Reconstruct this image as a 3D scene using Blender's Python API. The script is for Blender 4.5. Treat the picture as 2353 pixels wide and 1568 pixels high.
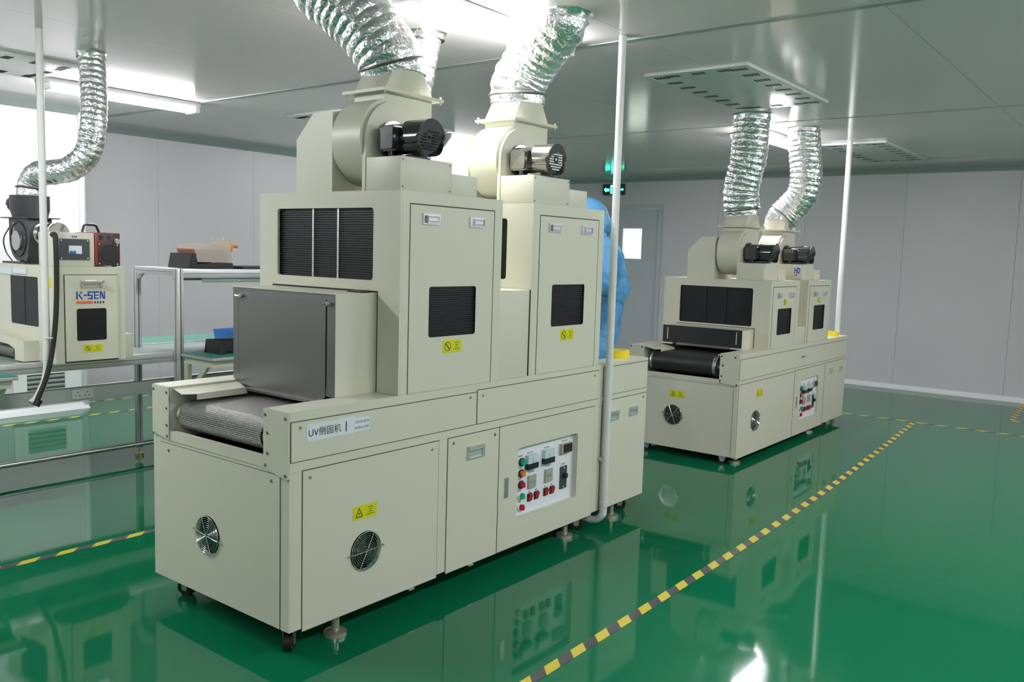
import bpy, bmesh, math, random
from mathutils import Vector, Matrix, noise
from mathutils.geometry import tessellate_polygon
for o in list(bpy.data.objects): bpy.data.objects.remove(o)
S = bpy.context.scene
COL = S.collection
PI = math.pi
random.seed(4)

# ------------------------------------------------------------------ camera
yaw, pitch, roll = -0.6598, 0.1008, 0.0299
fw = Vector((math.sin(yaw)*math.cos(pitch), math.cos(yaw)*math.cos(pitch), -math.sin(pitch)))
r0 = Vector((math.cos(yaw), -math.sin(yaw), 0)); u0 = r0.cross(fw)
rt = math.cos(roll)*r0 + math.sin(roll)*u0; up = -math.sin(roll)*r0 + math.cos(roll)*u0
cam = bpy.data.cameras.new('camera'); co = bpy.data.objects.new('camera', cam); COL.objects.link(co)
cam.sensor_width = 36; cam.lens = 1986.9/2353*36; cam.clip_start = .05; cam.clip_end = 60
M = Matrix((rt, up, -fw)).transposed().to_4x4(); M.translation = Vector((2.4539, -1.8981, 1.5))
co.matrix_world = M
S.camera = co
# ------------------------------------------------------------------ world, exposure
w = bpy.data.worlds.new('world'); S.world = w; w.use_nodes = True
w.node_tree.nodes['Background'].inputs[0].default_value = (.8, .85, .9, 1)
w.node_tree.nodes['Background'].inputs[1].default_value = .3
S.view_settings.view_transform = 'Standard'; S.view_settings.look = 'None'
S.view_settings.exposure = 0.86; S.view_settings.gamma = 1; S.view_settings.use_curve_mapping = False
LAMP_EMIT = 54.0        # diffusers of the ceiling lamps
CEIL = 2.646

# ------------------------------------------------------------------ materials
def mat(name, col, rough=.5, metal=0, spec=.5, coat=0, bump=None, var=None, trans=0, emit=None, alpha=1, ior=1.45):
    m = bpy.data.materials.new(name); m.use_nodes = True
    nt = m.node_tree; b = nt.nodes['Principled BSDF']
    b.inputs['Base Color'].default_value = (*col, 1); b.inputs['Roughness'].default_value = rough
    b.inputs['Metallic'].default_value = metal; b.inputs['Specular IOR Level'].default_value = spec
    b.inputs['IOR'].default_value = ior
    if coat: b.inputs['Coat Weight'].default_value = coat; b.inputs['Coat Roughness'].default_value = .03
    if trans: b.inputs['Transmission Weight'].default_value = trans
    if alpha < 1: b.inputs['Alpha'].default_value = alpha
    if emit:
        b.inputs['Emission Color'].default_value = (*emit[0], 1); b.inputs['Emission Strength'].default_value = emit[1]
    tc = nt.nodes.new('ShaderNodeTexCoord')
    if bump:  # (scale, strength, distance, (stretch))
        n = nt.nodes.new('ShaderNodeTexNoise'); n.inputs['Scale'].default_value = bump[0]; n.inputs['Detail'].default_value = 2
        mp = nt.nodes.new('ShaderNodeMapping'); mp.inputs['Scale'].default_value = bump[3] if len(bump) > 3 else (1, 1, 1)
        bp = nt.nodes.new('ShaderNodeBump'); bp.inputs['Strength'].default_value = bump[1]; bp.inputs['Distance'].default_value = bump[2]
        nt.links.new(tc.outputs['Object'], mp.inputs[0]); nt.links.new(mp.outputs[0], n.inputs['Vector'])
        nt.links.new(n.outputs['Fac'], bp.inputs['Height']); nt.links.new(bp.outputs[0], b.inputs['Normal'])
        if coat: nt.links.new(bp.outputs[0], b.inputs['Coat Normal'])
    if var:   # (scale, other colour, amount)
        n = nt.nodes.new('ShaderNodeTexNoise'); n.inputs['Scale'].default_value = var[0]; n.inputs['Detail'].default_value = 4
        mx = nt.nodes.new('ShaderNodeMix'); mx.data_type = 'RGBA'
        rm = nt.nodes.new('ShaderNodeMapRange'); rm.inputs['From Min'].default_value = .35; rm.inputs['From Max'].default_value = .65; rm.inputs['To Max'].default_value = var[2]
        nt.links.new(tc.outputs['Object'], n.inputs['Vector']); nt.links.new(n.outputs['Fac'], rm.inputs[0]); nt.links.new(rm.outputs[0], mx.inputs[0])
        mx.inputs[6].default_value = (*col, 1); mx.inputs[7].default_value = (*var[1], 1)
        nt.links.new(mx.outputs[2], b.inputs['Base Color'])
    return m
CREAM = mat('cream_powder_coat', (.61, .615, .50), .38, bump=(260, .05, .001), var=(1.2, (.59, .595, .48), .5))
CREAM2 = mat('cream_powder_coat_far', (.62, .60, .49), .42, bump=(260, .05, .001), var=(1.2, (.60, .58, .47), .5))
STEEL = mat('brushed_grey_steel', (.21, .208, .20), .36, .85, bump=(60, .06, .001, (1, 1, 40)))
CHROME = mat('chrome', (.75, .75, .74), .16, 1)
ZINC = mat('zinc_steel', (.55, .58, .57), .35, .9)
ALU = mat('anodised_aluminium', (.60, .62, .64), .38, .75)
FOIL = mat('aluminium_foil', (.88, .88, .89), .32, 1, bump=(42, .9, .010), var=(9, (.70, .73, .73), .7))
TAPEFOIL = mat('foil_tape', (.85, .86, .87), .28, 1, bump=(50, .5, .006))
HANDLEM = mat('handle_silver', (.62, .65, .64), .3, .6)
FOOTM = mat('nickel_foot', (.62, .60, .52), .3, .85)
BLACK = mat('black_plastic', (.018, .019, .021), .35)
DARK = mat('dark_void', (.006, .006, .007), .7)
FIN = mat('dark_filter_fins', (.012, .013, .016), .42, .1)
GROOVE = mat('shadow_gap', (.05, .055, .04), .8)
MOTOR = mat('motor_black_enamel', (.028, .031, .033), .15, .3, coat=1, bump=(30, .1, .002))
MOTOR2 = mat('motor_bronze_enamel', (.10, .10, .088), .16, .6, coat=1, bump=(30, .1, .002))
RUBBER = mat('black_rubber', (.015, .015, .016), .6)
WHITE = mat('white_plastic', (.80, .81, .82), .35)
PVC = mat('white_conduit', (.66, .68, .66), .38)
PANELW = mat('control_panel_white', (.72, .76, .80), .4)
YEL = mat('yellow_sticker', (.62, .62, .006), .45)
INK = mat('black_ink', (.02, .02, .025), .6)
INKG = mat('grey_ink', (.25, .27, .29), .7)
PAPER = mat('white_paper', (.66, .72, .76), .6)
BLUEINK = mat('blue_ink', (.03, .06, .35), .5)
REDINK = mat('orange_red_ink', (.75, .16, .08), .5)
GREENB = mat('green_button', (.0, .36, .18), .25); ORANGEB = mat('orange_button', (.75, .2, .01), .25); REDB = mat('red_button', (.45, .01, .02), .25)
GREYP = mat('grey_beige_plastic', (.36, .36, .30), .5)
GLASSM = mat('meter_face', (.55, .66, .70), .2)
DUCTBLK = mat('black_blower_paint', (.045, .047, .052), .4)
GREENMAT = mat('green_esd_mat', (.03, .16, .13), .45)
BELTG = mat('green_conveyor_belt', (.10, .27, .21), .4)
BLUE = mat('blue_plastic', (.02, .19, .62), .35)
SUIT = mat('blue_cleanroom_fabric', (.10, .33, .62), .55, bump=(9, 1.0, .05), var=(5, (.08, .28, .52), .6))
SKIN = mat('skin', (.55, .35, .27), .5)
REDP = mat('red_metal', (.30, .03, .02), .35)
CLEARP = mat('clear_plastic', (.58, .55, .50), .15, alpha=.5)
ORANGEP = mat('orange_plastic', (.75, .30, .02), .3)
SALMON = mat('salmon_parts', (.55, .24, .17), .5)
YTAPE = mat('yellow_tape_roll', (.85, .68, .02), .4)
FLOOR = mat('green_epoxy', (.002, .13, .055), .05, spec=.30, ior=1.45, bump=(1.3, .05, .02), var=(.5, (.003, .115, .048), .6))
CEILM = mat('ceiling_panel_paint', (.64, .61, .61), .12, spec=.5, bump=(.9, .06, .02))
WALLM = mat('wall_panel_paint', (.53, .53, .55), .42, spec=.5, bump=(1.1, .1, .02))
WALLW = mat('white_wall_paint', (.65, .64, .655), .5, bump=(1.1, .08, .02))
TRIM = mat('aluminium_trim', (.62, .65, .66), .4, .3)
DTRIM = mat('grey_trim', (.30, .35, .34), .4, .2)
DOORM = mat('grey_door_paint', (.44, .47, .50), .4)
CORR = mat('corridor_white', (.85, .88, .83), .6)
LAMPM = mat('lamp_diffuser', (.9, .9, .9), .4, emit=((1, .985, 1.0), LAMP_EMIT))
CORL = mat('corridor_lamp', (.9, .9, .9), .4, emit=((.97, 1, .95), 45))
EXITM = mat('exit_light', (.1, .6, .5), .4, emit=((.06, 1.0, .72), 3.2))
EXITB = mat('exit_dark_face', (.01, .05, .045), .4)

def beltmat():
    m = mat('wire_mesh_belt', (.36, .36, .35), .36, .9); nt = m.node_tree; b = nt.nodes['Principled BSDF']
    tc = nt.nodes.new('ShaderNodeTexCoord')
    def wave(d, sc):
        wv = nt.nodes.new('ShaderNodeTexWave'); wv.bands_direction = d; wv.inputs['Scale'].default_value = sc; wv.inputs['Distortion'].default_value = .4
        nt.links.new(tc.outputs['UV'], wv.inputs[0]); return wv
    a = wave('X', 36); c = wave('Y', 40)
    ml = nt.nodes.new('ShaderNodeMath'); ml.operation = 'MULTIPLY'; nt.links.new(a.outputs['Fac'], ml.inputs[0]); nt.links.new(c.outputs['Fac'], ml.inputs[1])
    bp = nt.nodes.new('ShaderNodeBump'); bp.inputs['Strength'].default_value = 1; bp.inputs['Distance'].default_value = .006
    nt.links.new(ml.outputs[0], bp.inputs['Height']); nt.links.new(bp.outputs[0], b.inputs['Normal'])
    rp = nt.nodes.new('ShaderNodeMix'); rp.data_type = 'RGBA'; rp.inputs[6].default_value = (.14, .14, .13, 1); rp.inputs[7].default_value = (.80, .78, .74, 1)
    nt.links.new(ml.outputs[0], rp.inputs[0]); nt.links.new(rp.outputs[2], b.inputs['Base Color'])
    return m
BELT = beltmat()
BELTB = mat('black_teflon_belt', (.022, .022, .022), .42)
def stripemat():
    m = mat('hazard_stripe', (.6, .5, .05), .45); nt = m.node_tree; b = nt.nodes['Principled BSDF']
    tc = nt.nodes.new('ShaderNodeTexCoord'); sp = nt.nodes.new('ShaderNodeSeparateXYZ'); nt.links.new(tc.outputs['UV'], sp.inputs[0])
    ad = nt.nodes.new('ShaderNodeMath'); ad.operation = 'SUBTRACT'; nt.links.new(sp.outputs[0], ad.inputs[0]); nt.links.new(sp.outputs[1], ad.inputs[1])
    fr = nt.nodes.new('ShaderNodeMath'); fr.operation = 'FRACT'; nt.links.new(ad.outputs[0], fr.inputs[0])
    gt = nt.nodes.new('ShaderNodeMath'); gt.operation = 'GREATER_THAN'; gt.inputs[1].default_value = .5; nt.links.new(fr.outputs[0], gt.inputs[0])
    mx = nt.nodes.new('ShaderNodeMix'); mx.data_type = 'RGBA'; mx.inputs[6].default_value = (.58, .47, .035, 1); mx.inputs[7].default_value = (.05, .055, .06, 1)
    nt.links.new(gt.outputs[0], mx.inputs[0]); nt.links.new(mx.outputs[2], b.inputs['Base Color'])
    b.inputs['Coat Weight'].default_value = .3
    return m
STRIPE = stripemat()

# ------------------------------------------------------------------ mesh helpers
class MB:
    def __init__(s): s.bm = bmesh.new()
    def box(s, x0, x1, y0, y1, z0, z1, bev=0):
        if x1 < x0: x0, x1 = x1, x0
        if y1 < y0: y0, y1 = y1, y0
        if z1 < z0: z0, z1 = z1, z0
        g = bmesh.ops.create_cube(s.bm, size=1)
        vs = g['verts']
        for v in vs: v.co = Vector(((x0+x1)/2+v.co.x*(x1-x0), (y0+y1)/2+v.co.y*(y1-y0), (z0+z1)/2+v.co.z*(z1-z0)))
        if bev:
            es = list({e for v in vs for e in v.link_edges})
            bmesh.ops.bevel(s.bm, geom=es, offset=bev, segments=2, affect='EDGES', profile=.6)
        return s
    def prism(s, outer, T, d0, d1, holes=()):
        """polygon with holes in (u,v), extruded from d0 to d1, mapped by T(u,v,d)"""
        loops = [list(outer)] + [list(h) for h in holes]
        flat = [p for l in loops for p in l]
        tris = tessellate_polygon([[Vector((p[0], p[1], 0)) for p in l] for l in loops])
        A = [s.bm.verts.new(T(p[0], p[1], d0)) for p in flat]; B = [s.bm.verts.new(T(p[0], p[1], d1)) for p in flat]
        for t in tris:
            for V in (A, B):
                try: s.bm.faces.new([V[i] for i in t])
                except ValueError: pass
        k = 0
        for l in loops:
            n = len(l)
            for i in range(n):
                j = (i+1) % n
                s.bm.faces.new([A[k+i], A[k+j], B[k+j], B[k+i]])
            k += n
        return s
    def cyl(s, c, ax, r, h, r2=None, n=32, bev=0):
        """cylinder from c along unit axis ax, length h"""
        ax = Vector(ax).normalized(); q = ax.to_track_quat('Z', 'Y').to_matrix().to_4x4()
        g = bmesh.ops.create_cone(s.bm, cap_ends=True, segments=n, radius1=r, radius2=r if r2 is None else r2, depth=h)
        for v in g['verts']: v.co = q @ (v.co + Vector((0, 0, h/2))) + Vector(c)
        if bev:
            es = [e for e in {e for v in g['verts'] for e in v.link_edges} if e.calc_face_angle(0) > .6]
            bmesh.ops.bevel(s.bm, geom=es, offset=bev, segments=3, affect='EDGES', profile=.5)
        return s
    def ring(s, c, ax, R, r, n=48, m=8):
        ax = Vector(ax).normalized(); q = ax.to_track_quat('Z', 'Y').to_matrix(); vs = []
        for i in range(n):
            a = 2*PI*i/n
            vs.append([s.bm.verts.new(q @ Vector(((R+r*math.cos(b))*math.cos(a), (R+r*math.cos(b))*math.sin(a), r*math.sin(b))) + Vector(c)) for b in [2*PI*j/m for j in range(m)]])
        for i in range(n):
            for j in range(m):
                s.bm.faces.new([vs[i][j], vs[(i+1) % n][j], vs[(i+1) % n][(j+1) % m], vs[i][(j+1) % m]])
        return s
    def tube(s, pts, r, n=12, caps=True):
        P = [Vector(p) for p in pts]; rings = []; N = None
        for i, p in enumerate(P):
            t = ((P[i+1] if i < len(P)-1 else p) - (P[i-1] if i else p)).normalized()
            if N is None: N = t.orthogonal().normalized()
            N = (N - t*N.dot(t)).normalized(); B = t.cross(N)
            rr = r[i] if isinstance(r, (list, tuple)) else r
            rings.append([s.bm.verts.new(p + (N*math.cos(a)+B*math.sin(a))*rr) for a in [2*PI*k/n for k in range(n)]])
        for i in range(len(P)-1):
            for k in range(n): s.bm.faces.new([rings[i][k], rings[i][(k+1) % n], rings[i+1][(k+1) % n], rings[i+1][k]])
        if caps: s.bm.faces.new(rings[0][::-1]); s.bm.faces.new(rings[-1])
        return s
    def loft(s, rings, caps=True):
        V = [[s.bm.verts.new(p) for p in r] for r in rings]; n = len(V[0])
        for i in range(len(V)-1):
            for k in range(n): s.bm.faces.new([V[i][k], V[i][(k+1) % n], V[i+1][(k+1) % n], V[i+1][k]])
        if caps: s.bm.faces.new(V[0][::-1]); s.bm.faces.new(V[-1])
        return s
    def build(s, name, m, parent=None, smooth=True, off=None):
        bmesh.ops.remove_doubles(s.bm, verts=s.bm.verts, dist=1e-5)
        bmesh.ops.recalc_face_normals(s.bm, faces=s.bm.faces)
        me = bpy.data.meshes.new(name)
        if parent is not None:
            pw = wloc(parent)
            for v in s.bm.verts: v.co -= pw
        s.bm.to_mesh(me); s.bm.free(); me.materials.append(m)
        o = bpy.data.objects.new(name, me); COL.objects.link(o)
        if smooth:
            for p in me.polygons: p.use_smooth = True
            me.set_sharp_from_angle(angle=.6)
        if parent is not None: o.parent = parent
        return o
def wloc(o):
    v = Vector(o.location)
    while o.parent: o = o.parent; v += o.location
    return v
def tag(o, label=None, cat=None, group=None, kind=None):
    if label: o['label'] = label
    if cat: o['category'] = cat
    if group: o['group'] = group
    if kind: o['kind'] = kind
    return o
def thing(name, label, cat, loc, group=None):
    o = bpy.data.objects.new(name, None); COL.objects.link(o); o.location = loc; o.empty_display_size = .1
    return tag(o, label, cat, group)
def rect(u0, u1, v0, v1, r=0, n=5):
    if not r: return [(u0, v0), (u1, v0), (u1, v1), (u0, v1)]
    P = []
    for cx, cy, a0 in ((u1-r, v0+r, -PI/2), (u1-r, v1-r, 0), (u0+r, v1-r, PI/2), (u0+r, v0+r, PI)):
        for i in range(n): a = a0+PI/2*i/(n-1); P.append((cx+r*math.cos(a), cy+r*math.sin(a)))
    return P
def circ(cu, cv, r, n=40): return [(cu+r*math.cos(2*PI*i/n), cv+r*math.sin(2*PI*i/n)) for i in range(n)]
def sideT(X): return lambda u, v, d: Vector((X+d, u, v))          # +X faces: u=y v=z
def frontT(Y): return lambda u, v, d: Vector((u, Y-d, v))         # -Y faces: u=x v=z
def rotT(T, du, dv): return lambda u, v, d: T(u+du, v+dv, d)
def catmull(P, per=12):
    P = [Vector(p) for p in P]; Q = [P[0]*2-P[1]] + P + [P[-1]*2-P[-2]]; out = []
    for i in range(1, len(Q)-2):
        a, b, c, d = Q[i-1], Q[i], Q[i+1], Q[i+2]
        for k in range(per):
            t = k/per
            out.append(.5*((2*b)+(c-a)*t+(2*a-5*b+4*c-d)*t*t+(-a+3*b-3*c+d)*t**3))
    out.append(P[-1]); return out
def resample(P, step):
    L = [0]
    for i in range(1, len(P)): L.append(L[-1]+(P[i]-P[i-1]).length)
    n = max(2, int(L[-1]/step)); out = []; j = 0
    for i in range(n+1):
        s = L[-1]*i/n
        while j < len(P)-2 and L[j+1] < s: j += 1
        t = (s-L[j])/max(1e-9, L[j+1]-L[j]); out.append(P[j].lerp(P[j+1], min(1, max(0, t))))
    return out, L[-1]
def textmesh(txt, T, u, v, size, d, name='lettering', m=None, parent=None, su=1, align='LEFT'):
    cu = bpy.data.curves.new('t', 'FONT'); cu.body = txt; cu.size = size; cu.align_x = align
    ob = bpy.data.objects.new('t', cu); COL.objects.link(ob)
    bpy.context.view_layer.update()
    me = bpy.data.meshes.new_from_object(ob.evaluated_get(bpy.context.evaluated_depsgraph_get()))
    bpy.data.objects.remove(ob); me.name = name
    pw = wloc(parent) if parent is not None else Vector((0, 0, 0))
    for vv in me.vertices: vv.co = T(u+vv.co.x*su, v+vv.co.y, d) - pw
    me.materials.clear(); me.materials.append(m or INK)
    o = bpy.data.objects.new(name, me); COL.objects.link(o)
    if parent is not None: o.parent = parent
    return o

# ------------------------------------------------------------------ the room
def struct(o): o['kind'] = 'structure'; return o
XL, XR, YN, YF = -6.2, 4.6, -4.6, 9.22
b = MB(); b.box(XL-.1, XR+.1, YN-.1, YF+2.6, -.12, 0); struct(b.build('floor', FLOOR, smooth=False))
b = MB()
b.box(XL-.1, XR+.1, YN-.1, YF+2.6, CEIL+.012, CEIL+.1)
sx = [XL-.05] + [-1.13+1.21*k for k in range(-4, 5)] + [XR+.05]
sy = [YN-.05, -.83, 2.2, 5.2, 8.25, YF+2.5]
for i in range(len(sx)-1):
    for j in range(len(sy)-1):
        b.box(sx[i]+.0012, sx[i+1]-.0012, sy[j]+.0012, sy[j+1]-.0012, CEIL, CEIL+.013)
struct(b.build('ceiling', CEILM, smooth=False))
b = MB(); b.box(XL, XR, 2.175, 2.225, CEIL-.004, CEIL+.002); struct(b.build('trim_1', DTRIM))
b = MB()
for yy in (5.2, 8.25): b.box(XL, XR, yy-.01, yy+.01, CEIL-.003, CEIL+.002)
struct(b.build('trim_2', DTRIM))
# side walls of sandwich panels with thin joints
def xpanels(b, seams, y0, y1, z0, z1, g=.0013):
    for a, c in zip(seams[:-1], seams[1:]): b.box(a+g, c-g, y0, y1, z0, z1)
def ypanels(b, seams, x0, x1, z0, z1, g=.0013):
    for a, c in zip(seams[:-1], seams[1:]): b.box(x0, x1, a+g, c-g, z0, z1)
b = MB()
b.box(XL-.1, XL-.01, YN, YF+.1, 0, CEIL+.01); ypanels(b, [YN, -1.7, -.5, .7, 1.9, 3.08, 4.27, 5.46, 6.65, 7.84, YF], XL-.012, XL, 0, CEIL)
struct(b.build('wall_left', WALLM, smooth=False))
b = MB(); b.box(XR, XR+.1, YN, YF+.1, 0, CEIL+.01); struct(b.build('wall_right', WALLM, smooth=False))
b = MB(); b.box(XL, XR, YN-.1, YN, 0, CEIL+.01); struct(b.build('wall_near', WALLM, smooth=False))
# end wall with the door opening
DX0, DX1, DZ = -4.50, -3.58, 2.20
b = MB(); T = lambda u, v, d: Vector((u, YF+d, v))
b.prism([(XL, 0), (DX0, 0), (DX0, DZ), (DX1, DZ), (DX1, 0), (XR, 0), (XR, CEIL+.01), (XL, CEIL+.01)], T, .012, .1)
xpanels(b, [XL, -5.05, DX0+.003], YF, YF+.013, 0, CEIL)
b.box(DX0, DX1, YF, YF+.013, DZ, CEIL)
xpanels(b, [DX1-.003, -2.67, -1.475, -.28, .91, 2.1, 3.3, XR], YF, YF+.013, 0, CEIL)
struct(b.build('wall_far', WALLM, smooth=False))
# boxed white wall section, nearer than the left wall
b = MB(); b.box(XL, -5.30, YN, 1.86, 0, CEIL); struct(b.build('wall_white', WALLW, smooth=False))
b = MB(); b.cyl((-5.315, 1.845, 0), (0, 0, 1), .035, CEIL, n=20); struct(b.build('trim_3', TRIM))
# cornice and cove base
def cove(b, x0, y0, x1, y1, nx, ny, z0, z1, t):
    b.loft([[Vector((x, y, z0)), Vector((x+nx*t, y+ny*t, z0)), Vector((x+nx*t*.35, y+ny*t*.35, (z0+z1)/2)), Vector((x, y, z1))] for x, y in ((x0, y0), (x1, y1))])
b = MB()
for (x0, y0, x1, y1, nx, ny) in ((XL, 1.86, XL, YF, 1, 0), (XL, YF, XR, YF, 0, -1), (-5.30, YN, -5.30, 1.86, 1, 0)): cove(b, x0, y0, x1, y1, nx, ny, CEIL, CEIL-.06, .06)
struct(b.build('trim_4', DTRIM, smooth=False))
b = MB()
for (x0, y0, x1, y1, nx, ny) in ((XL, 1.86, XL, YF, 1, 0), (XL, YF, DX0-.06, YF, 0, -1), (DX1+.06, YF, XR, YF, 0, -1), (-5.30, YN, -5.30, 1.86, 1, 0)): cove(b, x0, y0, x1, y1, nx, ny, 0.001, .055, .05)
struct(b.build('baseboard_far', mat('cove_base_paint', (.72, .75, .76), .35, .1), smooth=False))
# corridor behind the door glass
b = MB(); y0, y1 = YF+.1, YF+2.3
b.box(DX0-1, DX1+1, y1, y1+.05, 0, CEIL); b.box(DX0-1.05, DX0-1, y0, y1, 0, CEIL); b.box(DX1+1, DX1+1.05, y0, y1, 0, CEIL)
b.box(-4.62, -4.5, y1-.5, y1-.02, 0, CEIL)
struct(b.build('wall_corridor', CORR, smooth=False))
lc = thing('corridor_lamp', 'small lamp lighting the corridor beyond the door glass', 'lamp', (-4.05, YF+1.1, CEIL))
MB().box(-4.5, -3.4, YF+.9, YF+1.3, CEIL-.04, CEIL-.001).build('diffuser', CORL, lc, smooth=False)
# door 1
d1 = MB(); Td = frontT(YF+.02)
d1.prism(rect(DX0+.003, DX1-.003, .006, DZ-.003), Td, -.04, 0, [rect(-4.17, -3.855, 1.48, 1.915)])
door = struct(d1.build('door_1', DOORM, smooth=False))
pane = MB().box(-4.17, -3.855, YF+.035, YF+.041, 1.48, 1.915).build('glass_pane', mat('window_glass', (.95, 1, .97), .02, alpha=.08), door, smooth=False)
b = MB(); b.prism(rect(-4.185, -3.84, 1.465, 1.93), frontT(YF+.019), 0, .006, [rect(-4.17, -3.855, 1.48, 1.915)]); b.build('glazing_frame', TRIM, door, smooth=False)
b = MB(); b.prism([(DX0-.06, 0), (DX0, 0), (DX0, DZ), (DX1, DZ), (DX1, 0), (DX1+.06, 0), (DX1+.06, DZ+.06), (DX0-.06, DZ+.06)], frontT(YF), 0, .018); b.build('door_frame', DOORM, door, smooth=False)
b = MB(); b.cyl((-4.40, YF+.02, 1.02), (0, -1, 0), .02, .05); b.box(-4.41, -4.29, YF-.04, YF-.025, 1.01, 1.03, .004); b.build('door_handle', CHROME, door)
b = MB(); b.box(-4.53, -4.44, YF-.075, YF-.02, 2.06, 2.14, .008); b.build('door_closer', TRIM, door)

# ------------------------------------------------------------------ ceiling lamps
def lamp(x, y0, y1, z, label):
    t = thing('ceiling_lamp', label, 'ceiling lamp', (x, (y0+y1)/2, CEIL), 'linear ceiling lamps')
    MB().box(x-.078, x+.078, y0, y1, z+.046, CEIL-.0005, .006).build('lamp_housing', WHITE, t)
    T = lambda u, v, d: Vector((u, d, v))
    prof = [(x-.062, z+.0455)] + [(x-.062+.124*(1-math.cos(PI*i/10))/2, z+.020-.024*math.sin(PI*i/10)) for i in range(0, 11)] + [(x+.062, z+.0455)]
    MB().prism(prof, T, y0+.05, y1-.05).build('lamp_diffuser', LAMPM, t)
    b = MB()
    for a, c in ((y0+.002, y0+.05), (y1-.05, y1-.002)): b.box(x-.07, x+.07, a, c, z-.006, z+.0455, .006)
    b.build('end_cap', WHITE, t)
    return t
lamp(-.33, .84, 2.08, 2.575, 'blazing linear lamp on the ceiling between the two near silver ducts')
lamp(-4.08, .97, 2.20, 2.565, 'linear lamp lit on the ceiling at the left, crossed by the silver duct')
lamp(-.62, 5.25, 6.45, 2.565, 'linear lamp mostly hidden behind the two far silver ducts')
lamp(2.95, .4, 1.65, 2.575, 'linear lamp on the ceiling right of the aisle, level with the near machine')
lamp(2.95, 2.8, 4.05, 2.575, 'unseen linear lamp right of the aisle, midway down the room, added to light the far machine')  # extra lamp between the grid positions, added as fill for the far machine
lamp(2.95, 5.2, 6.45, 2.575, 'linear lamp on the ceiling right of the aisle, near the far wall')
lamp(-1.95, -1.75, -.5, 2.575, 'unseen linear lamp out of view above the near machine entry, added to light its left front faces')  # off the lamp grid, put in out of view to brighten left front faces
lamp(2.95, -3.3, -2.05, 2.575, 'linear lamp on the ceiling behind and right of the photographer')
lamp(-4.08, -2.9, -1.65, 2.575, 'unseen linear lamp in the near left corner, added to brighten the left wall')  # unseen lamp added to lift the brightness of the left wall
lamp(-4.08, 5.2, 6.45, 2.575, 'linear lamp on the ceiling hidden behind the near machine blowers')

# ------------------------------------------------------------------ air diffusers
def air_diffuser(x0, x1, y0, y1, label):
    t = thing('air_diffuser', label, 'air diffuser', ((x0+x1)/2, (y0+y1)/2, CEIL), 'flat supply air diffusers in the ceiling')
    MB().box(x0, x1, y0, y1, CEIL-.022, CEIL-.0005, .003).build('diffuser_plate', mat('diffuser_paint', (.60, .63, .60), .3), t)
    b = MB(); ny = 8; z = CEIL-.0235
    def grp(cx, cy, w, h, n, alongx):
        for k in range(n):
            if alongx: b.box(cx-w/2+w*k/n, cx-w/2+w*(k+.5)/n, cy-h/2, cy+h/2, z, z+.002)
            else: b.box(cx-w/2, cx+w/2, cy-h/2+h*k/n, cy-h/2+h*(k+.5)/n, z, z+.002)
    for k in range(ny):
        cy = y0+.09+(y1-y0-.18)*k/(ny-1)
        grp(x1-.085, cy, .105, .055, 5, True); grp(x0+.085, cy, .105, .055, 5, True)
    for k in range(3):
        cx = x0+(x1-x0)*(k+1)/4
        grp(cx, y0+.075, .09, .05, 5, True); grp(cx, y1-.075, .09, .05, 5, True)
    b.build('slots', DARK, t, smooth=False)['kind'] = 'stuff'
air_diffuser(-.335, .345, 2.96, 4.39, 'square ended slotted air diffuser above the aisle, nearest and largest in view')
air_diffuser(-.46, .15, 6.62, 8.20, 'slotted air diffuser on the ceiling beyond the far ducts')
air_diffuser(-4.08, -3.38, -.45, .95, 'slotted air diffuser at the upper left edge, beside the left duct')
air_diffuser(-3.86, -3.14, 2.93, 4.33, 'slotted air diffuser seen low behind the near left blower')

# ------------------------------------------------------------------ machine building blocks
def screws(pts, T, parent, name='screw', m=STEEL, r=.007):
    for (u, v) in pts:
        b = MB(); c = T(u, v, 0); n = (T(u, v, 1)-c).normalized(); b.cyl(c, n, r, .003, r*.7, n=12); b.build(name, m, parent)
def flush_handle(T, u, v, wd, h, parent):
    b = MB(); b.prism(rect(u-wd/2, u+wd/2, v-h/2, v+h/2), T, -.001, .008, [rect(u-wd*.38, u+wd*.38, v-h*.38, v+h*.30)])
    b.prism(rect(u-wd*.38, u+wd*.38, v-h*.38, v+h*.3), T, -.001, .0015)
    b.prism(rect(u-wd*.46, u+wd*.46, v+h*.18, v+h*.5), T, .0075, .013)
    return b.build('handle', HANDLEM, parent, smooth=False)
def latch(T, u, v, parent, flip=1):
    b = MB(); b.prism(rect(u-.05, u+.05, v-.022, v+.022), T, -.001, .006)
    b.prism(rect(u-.03, u+.042, v-.016, v+.016), T, .006, .012)
    o = b.build('latch', mat('latch_silver', (.68, .69, .74), .3, .5) if 'latch_silver' not in bpy.data.materials else bpy.data.materials['latch_silver'], parent, smooth=False)
    b = MB(); b.prism(rect(u-.03, u+.036, v-.011, v+.011), T, .0121, .0128, [rect(u-.027, u+.033, v-.008, v+.008)]); b.prism(rect(u-.034*flip-.004, u-.034*flip+.004, v-.014, v+.014), T, .006, .0135)
    b.build('latch_slot', INKG, o, smooth=False)
def fins(T, u0, u1, v0, v1, parent, d=-.006, pitch=.0105, name='filter_window', divs=(), dm=ZINC):
    b = MB(); b.prism(rect(u0-.004, u1+.004, v0-.004, v1+.004), T, d-.016, d-.012)
    n = int((v1-v0)/pitch)
    for k in range(n):
        v = v0+(v1-v0)*(k+.3)/n
        b.prism(rect(u0-.003, u1+.003, v, v+pitch*.5), T, d-.013, d-.004)
    o = b.build(name, FIN, parent, smooth=False)
    for (du) in divs:
        MB().prism(rect(du-.005, du+.005, v0-.003, v1+.003), T, d-.004, d+.001).build('divider_bar', dm, o, smooth=False)
    return o
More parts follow.
